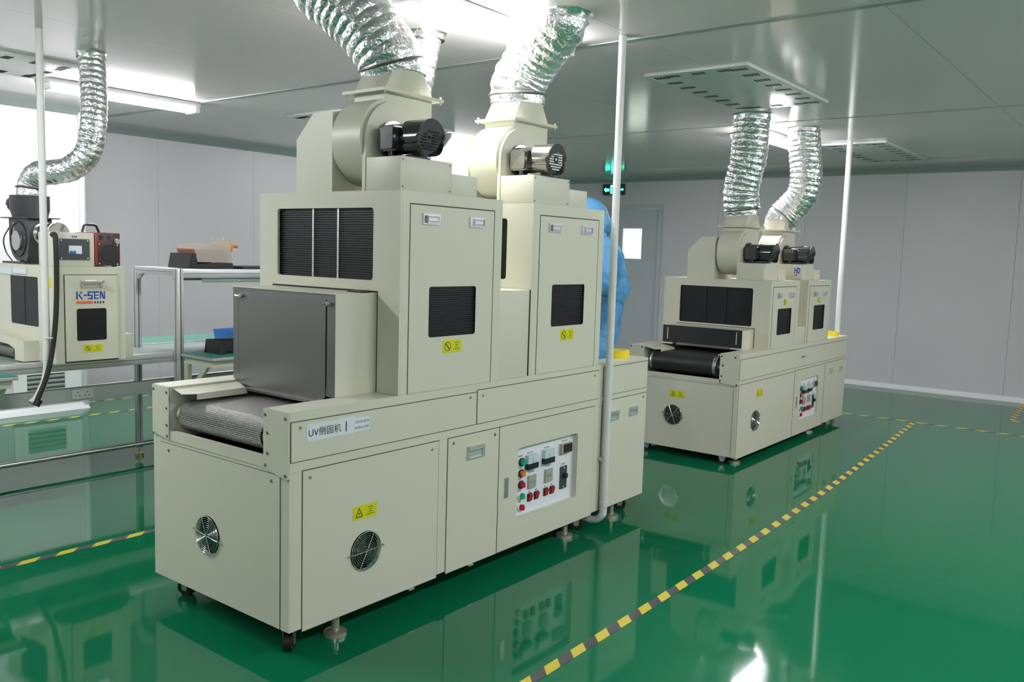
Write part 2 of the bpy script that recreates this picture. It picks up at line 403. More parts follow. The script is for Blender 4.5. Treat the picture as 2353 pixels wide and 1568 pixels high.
def warn(T, u0, u1, v0, v1, parent, kind='tri', d=.0012):
    b = MB(); b.prism(rect(u0, u1, v0, v1, .004), T, 0, d)
    o = b.build('warning_label', YEL, parent, smooth=False); o['label'] = 'yellow warning sticker'
    w_, h = u1-u0, v1-v0; b = MB(); D0, D1 = d+.0001, d+.0006; cu, cv = u0+w_*.25, v0+h*.5
    if kind == 'tri':
        b.prism([(cu-h*.36, cv-h*.34), (cu+h*.36, cv-h*.34), (cu, cv+h*.38)], T, D0, D1, [[(cu-h*.27, cv-h*.28), (cu+h*.27, cv-h*.28), (cu, cv+h*.26)]])
        b.prism(rect(cu-h*.1, cu+h*.1, cv-h*.09, cv-h*.02), T, D0, D1)
        b.prism(rect(cu-h*.03, cu+h*.03, cv-h*.2, cv-h*.13), T, D0, D1)
    else:
        b.prism(circ(cu, cv, h*.36, 28), T, D0, D1, [circ(cu, cv, h*.31, 28)])
        b.prism([(cu-h*.26, cv+h*.20), (cu-h*.20, cv+h*.26), (cu+h*.26, cv-h*.20), (cu+h*.20, cv-h*.26)], T, D0, D1)
    if w_ > h*1.3:
        for k, (a, c) in enumerate(((.08, .3), (.12, .26), (.1, .28), (.0, .36))):
            vv = v1-h*(.25+.17*k); uu = u0+w_*.55
            for q in range(4):
                b.prism(rect(uu+w_*(a+(c-a)*q/4), uu+w_*(a+(c-a)*(q+.6)/4), vv-h*.03, vv+h*.03), T, D0, D1)
    b.build('print', INK, o, smooth=False)
    return o
def fan_guard(T, cu, cv, R, parent, spokes=4, ang=0):
    f = MB(); f.prism(circ(cu, cv, R*.99), T, -.05, -.046); fo = f.build('fan', DARK, parent, smooth=False)
    b = MB(); c = T(cu, cv, -.03); n = (T(cu, cv, 1)-T(cu, cv, 0)).normalized(); b.cyl(c-n*.01, n, R*.3, .015, n=24)
    for k in range(7):
        a = 2*PI*k/7; du, dv = math.cos(a), math.sin(a); pu, pv = -dv, du
        P = [(cu+du*R*.25+pu*.004, cv+dv*R*.25+pv*.004), (cu+du*R*.92-pu*.02, cv+dv*R*.92-pv*.02), (cu+du*R*.9+pu*.022, cv+dv*R*.9+pv*.022), (cu+du*R*.3+pu*.016, cv+dv*R*.3+pv*.016)]
        b.loft([[T(p[0], p[1], -.034+.008*(i in (0, 3))) for i, p in enumerate(P)], [T(p[0], p[1], -.030+.008*(i in (0, 3))) for i, p in enumerate(P)]])
    b.build('fan_blades', DARK, fo, smooth=False)
    g = MB()
    for k in range(9): g.ring(T(cu, cv, .006-.002*0), n, R*(k+1)/9.3, .0011 if k < 8 else .002, 40, 6)
    for k in range(spokes//2):
        a = ang+PI*k/(spokes//2); L = R*1.13 if k == 0 else R*.97
        g.tube([T(cu-L*math.cos(a), cv-L*math.sin(a), .001 if k == 0 else .008), T(cu-R*.8*math.cos(a), cv-R*.8*math.sin(a), .0095), T(cu+R*.8*math.cos(a), cv+R*.8*math.sin(a), .0095), T(cu+L*math.cos(a), cv+L*math.sin(a), .001 if k == 0 else .008)], .0014, 6)
    g.build('fan_guard', CHROME, parent)
    s = MB()
    for sg in (-1, 1): s.cyl(T(cu+sg*R*1.14*math.cos(ang), cv+sg*R*1.14*math.sin(ang), 0), n, .006, .009, .004, n=12)
    s.build('guard_screw', CHROME, parent)
def slab(T, u0, u1, v0, v1, parent, name, m, holes=(), d0=.0, d1=.0025, gap=.0032):
    """a sheet panel standing proud of a dark joint line"""
    MBg = MB(); MBg.prism(rect(u0-gap, u1+gap, v0-gap, v1+gap), T, d0, d0+.0012, [h for h in holes]); g = MBg.build('panel_joint', GROOVE, parent, smooth=False)
    b = MB(); b.prism(rect(u0, u1, v0, v1), T, d0, d1, holes)
    return b.build(name, m, parent, smooth=False)

def blower(x, y, z, label, paint, motor_m, capstyle, group):
    """radial exhaust blower on a hood roof; local origin = near right roof corner"""
    t = thing('exhaust_blower', label, 'blower', (x-.3, y+.2, z), group)
    ox, oy, oz = x, y, z+.0005
    ay, az = oy+.160, oz+.212
    Tx = lambda u, v, d: Vector((ox+d, u, v))
    # scroll drum
    MB().cyl((ox-.395, ay, az), (1, 0, 0), .178, .172, n=56).build('scroll_housing', paint, t)
    prof = [(oy-.002, oz), (oy+.322, oz), (oy+.322, az)] + [(ay+.162*math.cos(a), az+.162*math.sin(a)) for a in [PI*i/24 for i in range(1, 24)]] + [(oy-.002, az)]
    MB().prism(prof, Tx, -.224, -.206).build('side_plate', paint, t)
    # outlet box, flange, square-to-round piece
    b = MB().box(ox-.41, ox-.2265, oy+.118, oy+.402, az+.02, oz+.412); b.build('outlet_box', paint, t, smooth=False)
    b = MB(); b.box(ox-.447, ox-.19, oy+.082, oy+.44, oz+.412, oz+.418); b.box(ox-.447, ox-.19, oy+.082, oy+.44, oz+.4185, oz+.424)
    for (a, c) in ((-.437, .095), (-.2, .095), (-.437, .43), (-.2, .43)): b.cyl((ox+a, oy+c, oz+.404), (0, 0, 1), .005, .032, n=10)
    b.build('flange', paint, t)
    n = 48; r1 = []; r2 = []; hx, hy = .094, .144; cx, cy = ox-.318, oy+.26
    for i in range(n):
        a = 2*PI*i/n+PI/4; c, s_ = math.cos(a), math.sin(a); k = 1/max(abs(c), abs(s_))
        r1.append(Vector((cx+hx*c*k, cy+hy*s_*k, oz+.4245))); r2.append(Vector((cx+.131*c, cy+.131*s_, oz+.515)))
    MB().loft([r1, r2]).build('transition_hood', paint, t)
    # intake cowl
    Ty = lambda u, v, d: Vector((u, oy+.004+d, v))
    MB().prism([(ox-.65, oz), (ox-.65, oz+.225), (ox-.54, oz+.33), (ox-.415, oz+.33), (ox-.415, oz)], Ty, 0, .33).build('intake_cowl', paint, t, smooth=False)
    MB().cyl((ox-.4145, ay, az), (1, 0, 0), .12, .019).build('intake_collar', DTRIM, t)
    # motor platform
    b = MB().box(ox-.2055, ox-.006, oy+.001, oy+.30, oz, oz+.131, .002); pl = b.build('motor_platform', paint, t)
    MB().box(ox-.2055, ox-.006, oy+.3005, oy+.462, oz, oz+.086, .002).build('duct_cover', paint, t)
    screws([(oy+.014, oz+.012), (oy+.014, oz+.118), (oy+.288, oz+.012), (oy+.288, oz+.118)], sideT(ox-.006), pl, r=.0045)
    # motor
    my = oy+.142; mz = oz+.214
    mo = MB(); mo.cyl((ox-.2055, my, mz), (1, 0, 0), .066, .215, n=48, bev=.006); mo.cyl((ox-.2058, my, mz), (1, 0, 0), .079, .018, n=48)
    mo.cyl((ox-.075, my, mz), (1, 0, 0), .0745, .092, n=48, bev=.012)
    mo.box(ox-.17, ox-.03, my-.055, my+.055, oz+.1315, oz+.15, .003)
    mt = mo.build('motor', motor_m, t)
    g = MB(); R = .054; Tc = sideT(ox+.0185)
    for i in range(-4, 5):
        for j in range(-4, 5):
            u, v = i*.0118, j*.0118
            if .018 < math.hypot(u, v) < R: g.prism(rect(my+u-.0042, my+u+.0042, mz+v-.003, mz+v+.003), Tc, -.003, .0008)
    g.build('vent_slots', DARK if capstyle == 'dark' else WHITE, mt, smooth=False)
    g = MB().prism(circ(my, mz, .006, 16), Tc, -.0005, .001); g.build('cap_centre', DARK if capstyle == 'dark' else WHITE, mt)
    Tf = frontT(my-.045)
    tb = MB(); tb.prism(rect(ox-.185, ox-.085, mz-.055, mz+.045, .014), Tf, 0, .05)
    tb.prism(rect(ox-.178, ox-.092, mz-.048, mz+.038, .012), Tf, .05, .06); tb.cyl((ox-.135, my-.07, mz-.054), (0, 0, -1), .012, .018, n=14)
    tb.build('terminal_box', motor_m, mt)
    return (cx, cy, oz+.5155)

def flex_duct(path, r, label, group, straight_end=True, seed=0, tape=None, pitch=.045, amp=.055, crump=.05, dirs=None):
    P, L = resample(catmull(path, 14), pitch/10)
    t = thing('flexible_duct', label, 'duct', path[0], group)
    n = 56; rings = []; N = None; k2 = 2*PI/pitch
    for i, p in enumerate(P):
        tt = ((P[i+1] if i < len(P)-1 else p)-(P[i-1] if i else p)).normalized()
        if i == 0: tt = Vector((0, 0, 1)) if abs(tt.z) > .5 else tt
        if N is None: N = tt.orthogonal().normalized()
        N = (N-tt*N.dot(tt)).normalized(); B = tt.cross(N); s = L*i/(len(P)-1); ring = []
        e = min(1, s/.05, (L-s)/.03)
        for k in range(n):
            a = 2*PI*k/n; d = N*math.cos(a)+B*math.sin(a)
            ph = s*k2 + a + .9*noise.noise(p*3+Vector((seed, 0, 0)))*2
            rip = abs(math.sin(ph/2))**.8-.6
            q = p+d*r+Vector((seed*3.1, 0, 0))
            cr = noise.noise(q*16)*.7+noise.noise(q*38)*.45
            big = noise.noise(q*4)*.35
            ring.append(p+d*r*(1+e*(amp*rip+crump*(cr+big))))
        rings.append(ring)
    b = MB(); b.loft(rings, caps=False); o = b.build('duct_hose', FOIL, t)
    # clamp band at the lower end
    p, q = P[0], P[min(6, len(P)-1)]; ax = (q-p).normalized()
    c = MB(); c.ring(p+ax*.045, ax, r*1.035, .006, 48, 8); c.build('clamp_band', STEEL, t)
    return t
def ceiling_collar(t, c, r):
    b = MB(); n = 40; R1 = []; R2 = []; R3 = []
    for i in range(n):
        a = 2*PI*i/n; d = Vector((math.cos(a), math.sin(a), 0)); k = 1+.10*noise.noise(d*2+Vector(c))
        R1.append(Vector(c)+d*r*1.03+Vector((0, 0, -.035))); R2.append(Vector(c)+d*r*1.05*k+Vector((0, 0, -.010))); R3.append(Vector(c)+d*r*1.14*k+Vector((0, 0, -.0008)))
    b.loft([R1, R2, R3], caps=False); b.build('foil_tape_skirt', TAPEFOIL, t)

def leveling_foot(x, y, top, parent):
    b = MB(); b.cyl((x, y, 0.0005), (0, 0, 1), .046, .012, .044, n=32, bev=.003); b.cyl((x, y, .0125), (0, 0, 1), .042, .014, .017, n=32)
    b.cyl((x, y, .026), (0, 0, 1), .016, max(.01, top-.026), n=20); return b.build('leveling_foot', FOOTM, parent)
def caster(x, y, top, parent, ang=0):
    r = min(.034, top*.42); wx = Vector((math.cos(ang), math.sin(ang), 0))
    b = MB(); c = Vector((x, y, r+.0005))
    pl = MB(); pl.box(x-.035, x+.035, y-.035, y+.035, top-.006, top)
    side = Vector((-wx.y, wx.x, 0))
    for sg in (-1, 1):
        q = c+side*sg*.018
        P = [q+wx*-.012+Vector((0, 0, -.01)), q+wx*.012+Vector((0, 0, -.01)), q+wx*.028+Vector((0, 0, top-.006-c.z)), q+wx*-.028+Vector((0, 0, top-.006-c.z))]
        pl.loft([P, [v+side*sg*.003 for v in P]])
    f = pl.build('caster', ZINC, parent, smooth=False)
    b.cyl(c-side*.0145, side, r, .029, n=28, bev=.005); b.build('wheel', RUBBER, f)

def control_panel(T, u0, u1, v0, v1, parent, dep=.028):
    """recessed white board with lamps, meters, timers and switches. T depth 0 = door face"""
    w_, h = u1-u0, v1-v0; D = -dep
    pb = MB().prism(rect(u0-.012, u1+.012, v0-.012, v1+.012), T, D-.004, D); board = pb.build('control_board', PANELW, parent, smooth=False)
    X = lambda a: u0+.030+w_*.945*a; Y = lambda a: v0-.008+h*a; n = (T(0, 0, 1)-T(0, 0, 0)).normalized()
    for k, m in enumerate((GREENB, ORANGEB, REDB, GREENB, REDB)):
        c = T(X(.075), Y(.785-.162*k), D+.0003); b = MB(); b.cyl(c, n, .019, .008, n=28, bev=.002)
        bz = b.build('button_bezel', BLACK if k < 3 else WHITE, board)
        MB().cyl(c+n*.0082, n, .0145, .012, n=24, bev=.003).build('button_lens', m, bz)
    for a, c in ((.225, .76), (.515, .77)):
        b = MB(); b.prism(rect(X(a)-.042, X(a)+.042, Y(c)-.034, Y(c)+.036), T, D+.0002, D+.022); mtr = b.build('panel_meter', GLASSM, board, smooth=False)
        MB().prism(rect(X(a)-.0425, X(a)+.0425, Y(c)-.0345, Y(c)-.006), T, D+.001, D+.0235).build('meter_base', BLACK, mtr, smooth=False)
        MB().prism([(X(a)-.002, Y(c)-.004), (X(a)+.002, Y(c)-.004), (X(a)-.01, Y(c)+.022)], T, D+.0222, D+.0228).build('meter_needle', INK, mtr, smooth=False)
    b = MB().prism(rect(X(.745), X(.93), Y(.745), Y(.89)), T, D+.0002, D+.018); o = b.build('display_frame', mat_beige, board, smooth=False)
    MB().prism(rect(X(.77), X(.93), Y(.755), Y(.885)), T, D+.0182, D+.0195).build('display_screen', BLACK, o, smooth=False)
    for a, c in ((.255, .46), (.545, .475)):
        b = MB().prism(rect(X(a)-.031, X(a)+.031, Y(c)-.032, Y(c)+.032), T, D+.0002, D+.010); o = b.build('timer', GREYP, board, smooth=False)
        MB().prism(rect(X(a)-.018, X(a)+.018, Y(c)-.008, Y(c)+.006), T, D+.0102, D+.011).build('timer_window', INKG, o, smooth=False)
    b = MB().prism(rect(X(.765), X(.885), Y(.2), Y(.54)), T, D+.0002, D+.006); o = b.build('speed_regulator', mat_dgreen, board, smooth=False)
    MB().cyl(T(X(.83), Y(.4), D+.0062), n, .014, .016, n=20, bev=.002).build('knob', BLACK, o)
    b = MB(); b.cyl(T(X(.825), Y(.515), D+.0062), n, .004, .003, n=10); b.cyl(T(X(.825), Y(.225), D+.0062), n, .004, .003, n=10); b.build('screw', WHITE, o)
    for a in (.23, .345, .51, .62):
        b = MB().prism(rect(X(a)-.017, X(a)+.017, Y(.235)-.020, Y(.235)+.020), T, D+.0002, D+.005); o = b.build('rocker_switch', BLACK, board, smooth=False)
        b = MB(); P = [(X(a)-.013, Y(.235)-.016), (X(a)+.013, Y(.235)-.016), (X(a)+.013, Y(.235)+.016), (X(a)-.013, Y(.235)+.016)]
        b.loft([[T(u, v, D+.0052) for u, v in P], [T(u, v, D+.009+(.008 if i > 1 else 0)) for i, (u, v) in enumerate(P)]]); b.build('rocker', REDB, o, smooth=False)
    b = MB()
    for (a, c, l) in ((.225, .885, .05), (.515, .895, .05), (.84, .925, .05), (.255, .60, .05), (.545, .615, .05), (.825, .575, .035), (.06, .87, .035), (.06, .70, .03), (.06, .54, .03), (.06, .375, .03), (.07, .21, .02), (.23, .31, .015), (.345, .315, .015), (.51, .31, .015), (.62, .315, .015)):
        for q in range(4): b.prism(rect(X(a)-l/2+l*q/4, X(a)-l/2+l*(q+.7)/4, Y(c)-.004, Y(c)+.004), T, D+.0001, D+.0007)
    b.build('small_print', INKG, board, smooth=False)['kind'] = 'stuff'
    MB().prism(rect(u0-.008, u1+.008, v0-.008, v1+.008), T, D+.0001, -.0122, [rect(u0, u1, v0, v1)]).build('recess_frame', CREAM, board, smooth=False)
mat_beige = mat('display_bezel_beige', (.42, .38, .26), .4); mat_dgreen = mat('dark_green_grey_panel', (.05, .06, .05), .4)

def hood(t, P, x0, y0, y1, z0, z1, win, door, dwin, latches, stick, paint, divs, front_seam):
    """one lamp hood of a curing machine"""
    Tf, Ts = frontT(y0), sideT(x0)
    hd = MB(); wth = .905
    # shell with window cut in the near face and door opening in the aisle face
    hd.prism(rect(x0-wth, x0, z0, z1), Tf, -.012, 0, [rect(win[0], win[1], win[2], win[3], .015)])
    hd.prism(rect(y0+.0125, y1, z0, z1), Ts, -.012, 0, [rect(door[0]+.012, door[1]-.012, z0+.02, door[3]-.012)])
    hd.box(x0-wth+.0125, x0-.0125, y0+.0125, y1-.0125, z1-.012, z1-.0002); hd.box(x0-wth, x0-wth+.012, y0+.0125, y1, z0, z1); hd.box(x0-wth+.0125, x0-.0125, y1-.012, y1, z0, z1)
    h = hd.build('lamp_hood', paint, t, smooth=False)
    fins(rotT(Tf, 0, 0), win[0], win[1], win[2], win[3], h, d=-.012, divs=divs, dm=ZINC if P == 1 else FIN, pitch=.0095)
    ds = MB(); ds.prism(rect(door[0]-.003, door[1]+.006, z0, door[3]+.005), Ts, .0003, .0012, [rect(dwin[0], dwin[1], dwin[2], dwin[3], .012)]); ds.build('door_gap', GROOVE, h, smooth=False)
    dd = MB(); dd.prism(rect(door[0], door[1], z0+.001, door[3]), Ts, .0004, .0022, [rect(dwin[0], dwin[1], dwin[2], dwin[3], .012)])
    d = dd.build('hood_door', paint, t, smooth=False)
    fins(Ts, dwin[0], dwin[1], dwin[2], dwin[3], d, d=-.001, pitch=.0095)
    Tl = sideT(x0+.0024)
    for i, (u, v) in enumerate(latches): latch(Tl, u, v, d, 1 if i == 0 else -1)
    warn(Tl, *stick, d, 'circ')
    return h
ALLM = {}

# ================================================================== NEAR CURING MACHINE
ZB, ZM, ZT, L1, L2, H1 = .107, .697, .9185, 2.076, 2.572, 1.737
t1 = thing('curing_machine', 'big near cream curing machine with wire mesh belt and tall grey steel entry shield', 'machine', (-.45, 1.2, 0))
Ts, Tf = sideT(0), frontT(0)
CU, CV, CR = .365, .324, .078     # aisle side fan
FU, FV = -.503, .36               # end face fan
b = MB()
b.prism(rect(0.0125, L1, ZB, ZM), Ts, -.012, 0, [circ(CU, CV, CR), rect(1.335, 1.85, .228, .575, .02)])
b.prism(rect(-.90, 0, ZB, ZM), frontT(0), -.012, 0, [circ(FU, FV, CR)])
b.box(-.90, -.888, .0125, L1, ZB, ZM); b.box(-.888, -.0125, L1-.012, L1-.0005, ZB, ZM)
b.box(-.888, -.0125, .0125, L1-.0125, ZB+.004, ZB+.014)
base = b.build('base_cabinet', CREAM, t1, smooth=False)
# outfeed cabinet continuing the line
b = MB(); b.box(-.90, 0, L1+.006, L2, ZB, ZM); b.build('outfeed_cabinet', CREAM, t1, smooth=False)
# end face sheet
slab(Tf, -.845, -.052, ZB+.002, .681, base, 'end_panel', CREAM, [circ(FU, FV, CR)], d1=.003, gap=.002)
fan_guard(frontT(-.003), FU, FV, CR, base, 6, ang=-.12)
screws([(-.78, .655), (-.1, .655)], frontT(-.003), base)
# aisle side doors of the base
dd = slab(Ts, .058, .776, ZB-.011, .697, base, 'side_panel', CREAM, [circ(CU, CV, CR)])
fan_guard(sideT(.0025), CU, CV, CR, dd, 6, ang=.03)
screws([(.09, .668), (.735, .668)], sideT(.0025), dd, m=CHROME)
warn(sideT(.0027), .297, .42, .457, .511, dd)
d2 = slab(Ts, .836, 1.186, ZB-.011, .697, base, 'access_door', CREAM)
flush_handle(sideT(.0025), 1.019, .613, .118, .058, d2)
screws([(.87, .672), (1.155, .668)], sideT(.0025), d2)
d3 = slab(Ts, 1.192, 2.006, ZB-.01, .697, base, 'control_door', CREAM, [rect(1.335, 1.85, .228, .575, .02)])
b = MB(); b.prism(rect(1.236, 1.263, .352, .447), sideT(.0025), 0, .004); b.build('door_latch', ZINC, d3, smooth=False)
control_panel(Ts, 1.335, 1.85, .228, .575, d3)
slab(Ts, 2.085, 2.565, ZB-.002, .712, t1, 'outfeed_door', CREAM)
for u in (2.205, 2.415): flush_handle(sideT(.0025), u, .622, .09, .05, t1)
screws([(2.11, .69), (2.53, .69)], sideT(.0025), t1)
for u in (.62, 1.0): MB().box(-.015, .012, u-.015, u+.015, ZB-.018, ZB-.0115).build('hinge_tab', ZINC, base, smooth=False)
# side rails
b = MB(); b.box(-.135, 0, .001, L2, ZM+.0005, ZT); b.build('side_rail', CREAM, t1, smooth=False)
b = MB(); b.box(-.90, -.775, .001, L2, ZM+.0005, ZT); b.build('side_rail', CREAM, t1, smooth=False)
slab(Ts, .006, 1.018, .737, .880, t1, 'rail_cover', CREAM)
slab(Ts, 1.025, 2.03, .737, .888, t1, 'rail_cover', CREAM)
slab(Ts, 2.085, 2.566, .744, .898, t1, 'rail_cover', CREAM)
screws([(.045, .858), (.975, .862), (1.06, .862), (1.99, .866)], sideT(.0025), t1, m=CHROME)
# end plates with bolts
for (x0, x1, z0, sc) in ((-.895, -.772, .699, [(-.885, .90), (-.787, .895), (-.787, .83), (-.787, .76), (-.885, .715), (-.785, .715)]),
                         (-.142, .004, .672, [(-.13, .895), (-.015, .895), (-.118, .83), (-.118, .755), (-.13, .71), (-.014, .688)])):
    b = MB(); b.prism([(x0, z0+.02 if x0 < -.5 else z0+.027), (x1-.012 if x0 > -.5 else x1, z0), (x1, z0+.008), (x1, .918), (x0, .918)], frontT(-.0035), 0, .004)
    p = b.build('end_plate', CREAM, t1, smooth=False)
    screws(sc, frontT(-.0078), p, 'bolt', STEEL, .0065)
b = MB(); b.box(-.7715, -.1425, -.003, .02, ZM+.0005, .737); b.box(-.7715, -.1425, .02, 2.5, .698, .702); b.build('cross_member', CREAM, t1, smooth=False)
MB().box(-.77, -.14, .03, 2.4, .7025, .705).build('belt_tray', DARK, t1, smooth=False)
# belt
def belt(x0, x1, y0, y1, zc, r, m, parent, endcap):
    b = MB(); n = 20; loop = [(y0-r*math.sin(a), zc+r*math.cos(a)) for a in [PI*i/n for i in range(n+1)]] + [(y1+r*math.sin(a), zc-r*math.cos(a)) for a in [PI*i/n for i in range(n+1)]]
    N = len(loop); V = [[b.bm.verts.new((x, y, z)) for (y, z) in loop] for x in (x0, x1)]
    uv = b.bm.loops.layers.uv.new('UVMap'); acc = [0]
    for i in range(N): j = (i+1) % N; acc.append(acc[-1]+math.hypot(loop[j][0]-loop[i][0], loop[j][1]-loop[i][1]))
    for i in range(N):
        j = (i+1) % N; f = b.bm.faces.new([V[0][i], V[1][i], V[1][j], V[0][j]])
        for l, (uu, vv) in zip(f.loops, ((x0, acc[i]), (x1, acc[i]), (x1, acc[i+1]), (x0, acc[i+1]))): l[uv].uv = (uu, vv)
    o = b.build('conveyor_belt', m, parent)
    r_ = MB(); r_.cyl((x0-.022, y0, zc), (1, 0, 0), r-.004, x1-x0+.044, n=40, bev=.004); r_.cyl((x0-.034, y0, zc), (1, 0, 0), .015, x1-x0+.068, n=16); r_.build('roller', endcap, parent)
    return o
belt(-.725, -.180, .068, 2.45, .802, .060, BELT, t1, CHROME)
for x in (-.768, -.146): MB().box(x, x-.007 if x > -.5 else x+.007, .05, .09, .77, .83).build('bearing_block', BLACK, t1)
# side guards
def guard(xi, xo, y0, y1, z, parent, m):
    b = MB(); s = 1 if xo > xi else -1
    P = [(xi, y0+.01), (xo-s*.03, y0), (xo, y0+.05), (xo-s*.01, y1), (xi, y1+.03)]
    b.loft([[Vector((x, y, z+(.014 if k in (0, 4) else 0))) for k, (x, y) in enumerate(P)], [Vector((x, y, z+.003+(.014 if k in (0, 4) else 0))) for k, (x, y) in enumerate(P)]])
    b.prism([(xo, z-.022), (xo, z), (xo-s*.003, z), (xo-s*.003, z-.022)], lambda u, v, d: Vector((u, d, v)), y0+.05, y1)
    return b.build('side_guard', m, parent, smooth=False)
guard(-.775, -.665, .005, .29, .895, t1, CREAM); guard(-.135, -.165, .03, .2, .895, t1, CREAM)
# entry tunnel and grey shield
b = MB(); b.box(-.793, -.134, .318, .529, 1.314, 1.324); b.box(-.144, -.134, .318, .529, .9187, 1.314); b.box(-.793, -.783, .318, .529, .9187, 1.314)
b.box(-.80, -.13, .306, .318, 1.322, 1.328); b.build('entry_tunnel', CREAM, t1, smooth=False)
b = MB(); b.prism([(-.795, .93), (-.775, .905), (-.745, .893), (-.21, .893), (-.185, .9187), (-.132, .9187), (-.132, 1.3215), (-.795, 1.3215)], frontT(.3175), 0, .004)
sh = b.build('entry_shield', STEEL, t1, smooth=False)
b = MB(); b.prism([(-.752, .905), (-.745, .893), (-.21, .893), (-.183, .915), (-.183, 1.30), (-.752, 1.30)], frontT(.3135), 0, .003); b.prism(rect(-.745, -.21, .885, .895), frontT(.3135), 0, .02); b.build('shield_flap', STEEL, sh, smooth=False)
for x in (-.7545, -.1805):
    MB().box(x-.0012, x+.0012, .3115, .3134, .95, 1.275).build('slot', DARK, sh, smooth=False)
    x += .016; w_ = MB(); w_.cyl((x, .3134, 1.285), (0, -1, 0), .008, .014, n=14, bev=.002)
    for sg in (-1, 1): w_.tube([(x, .303, 1.285), (x+sg*.012, .300, 1.287+sg*.003), (x+sg*.021, .299, 1.285-sg*.003)], [.004, .006, .005], 8)
    w_.build('wing_bolt', CHROME, sh)
b = MB(); b.prism([(-.81, 1.326), (-.128, 1.326), (-.128, .92), (-.124, .92), (-.124, 1.333), (-.81, 1.333)], frontT(.53), .0002, .0012); b.build('tunnel_joint', DARK, t1, smooth=False)
b = MB().box(-.25, -.17, .48, .529, 1.3245, 1.33); b.build('hinge_plate', BLACK, t1, smooth=False)
# hoods
hood(t1, 1, 0, .53, 1.168, ZT+.0005, H1, (-.777, -.155, 1.375, 1.668), (.583, 1.107, 0, 1.683), (.697, .994, 1.144, 1.354), ((.7, 1.629), (.99, 1.629)), (.786, .906, 1.072, 1.127), CREAM, (-.545, -.383), True)
hood(t1, 1, 0, 1.401, 2.029, ZT+.0005, H1+.003, (-.777, -.155, 1.375, 1.668), (1.458, 1.972, 0, 1.683), (1.569, 1.858, 1.147, 1.354), ((1.575, 1.63), (1.86, 1.63)), (1.654, 1.771, 1.072, 1.128), CREAM, (-.545, -.383), True)
b = MB(); b.box(-.79, -.004, 1.1685, 1.396, ZT+.0005, 1.331, .002); b.build('hood_bridge', CREAM, t1)
b = MB(); b.box(-.01, 0.0, 1.3965, 1.4005, ZT+.001, 1.331); b.build('bridge_joint', GROOVE, t1, smooth=False)
# name sign on the rail
b = MB(); b.prism(rect(.072, .278, .803, .866), sideT(.0027), 0, .0012); b.prism(rect(.213, .30, .803, .870), sideT(.0040), 0, .0008)
sg = b.build('name_sign', PAPER, t1, smooth=False)
b = MB(); b.prism(rect(.2955, .378, .806, .860), sideT(.0028), 0, .0012); b.build('sign_slip', PAPER, sg, smooth=False)
textmesh('UV侧固机', sideT(.0027), .079, .821, .034, .0022, 'lettering', INK, sg, su=1.05)
textmesh('1', sideT(.0027), .243, .815, .056, .0024, 'lettering', INK, sg, su=1)
b = MB(); Tq = sideT(.0028)
for r_, v in enumerate((.839, .817)):      # two lines of unreadable small characters
    for k in range(8):
        u = .300+k*.0093; hh = .0045 if k == 4 else .0095
        for q in range(3): b.prism(rect(u, u+.0066, v+hh*q/3, v+hh*q/3+.0013), Tq, .0013, .0019)
        for q in range(1+(k+r_) % 2): b.prism(rect(u+.001+.0042*q, u+.0022+.0042*q, v-.0005, v+hh), Tq, .0013, .002)
o = b.build('faint_print', INKG, sg, smooth=False); o['kind'] = 'stuff'
# feet
for (x, y) in ((-.052, .262), (-.06, 1.85), (-.065, 2.33), (-.85, .3), (-.85, 1.85), (-.85, 2.33)): leveling_foot(x, y, ZB, t1)
for (x, y, a) in ((-.078, .062, -.9), (-.82, .10, .3), (-.085, 2.00, .5), (-.11, 2.50, .6), (-.82, 2.0, .2)): caster(x, y, ZB, t1, a)

MB().cyl((-.80, 1.62, H1+.0035), (0, 0, 1), .078, .038, n=32).build('roof_collar', CREAM, t1)
g = 'exhaust blowers on the curing machine roofs'
c1 = blower(0, .53, H1, 'cream exhaust blower with black motor on the front hood of the near machine', CREAM, MOTOR, 'dark', g)
c2 = blower(0, 1.401, H1+.003, 'cream exhaust blower with glossy grey motor on the rear hood of the near machine', CREAM, MOTOR2, 'light', g)
gd = 'silver foil ducts rising to the ceiling'
t = flex_duct([(c1[0], c1[1], c1[2]), (-.335, .76, 2.34), (-.44, .70, 2.48), (-.585, .63, 2.61), (-.60, .62, CEIL-.002)], .138, 'wide silver duct leaning up left out of the picture from the near front blower', gd, seed=1)
ceiling_collar(t, (-.60, .62, CEIL), .14)
t = flex_duct([(c2[0], c2[1], c2[2]), (-.31, 1.655, 2.36), (-.235, 1.655, 2.46), (-.12, 1.62, 2.545), (-.04, 1.60, 2.605), (-.025, 1.60, CEIL-.002)], .138, 'wide silver duct leaning up right from the second blower of the near machine', gd, seed=2)
ceiling_collar(t, (-.025, 1.60, CEIL), .137)
t = flex_duct([(-.80, 1.62, H1+.04), (-.84, 1.55, 2.0), (-.885, 1.48, 2.22), (-.84, 1.52, CEIL-.002)], .088, 'narrower silver duct behind the near front blower, washed out by the lamp', gd, seed=3)
ceiling_collar(t, (-.84, 1.52, CEIL), .10)

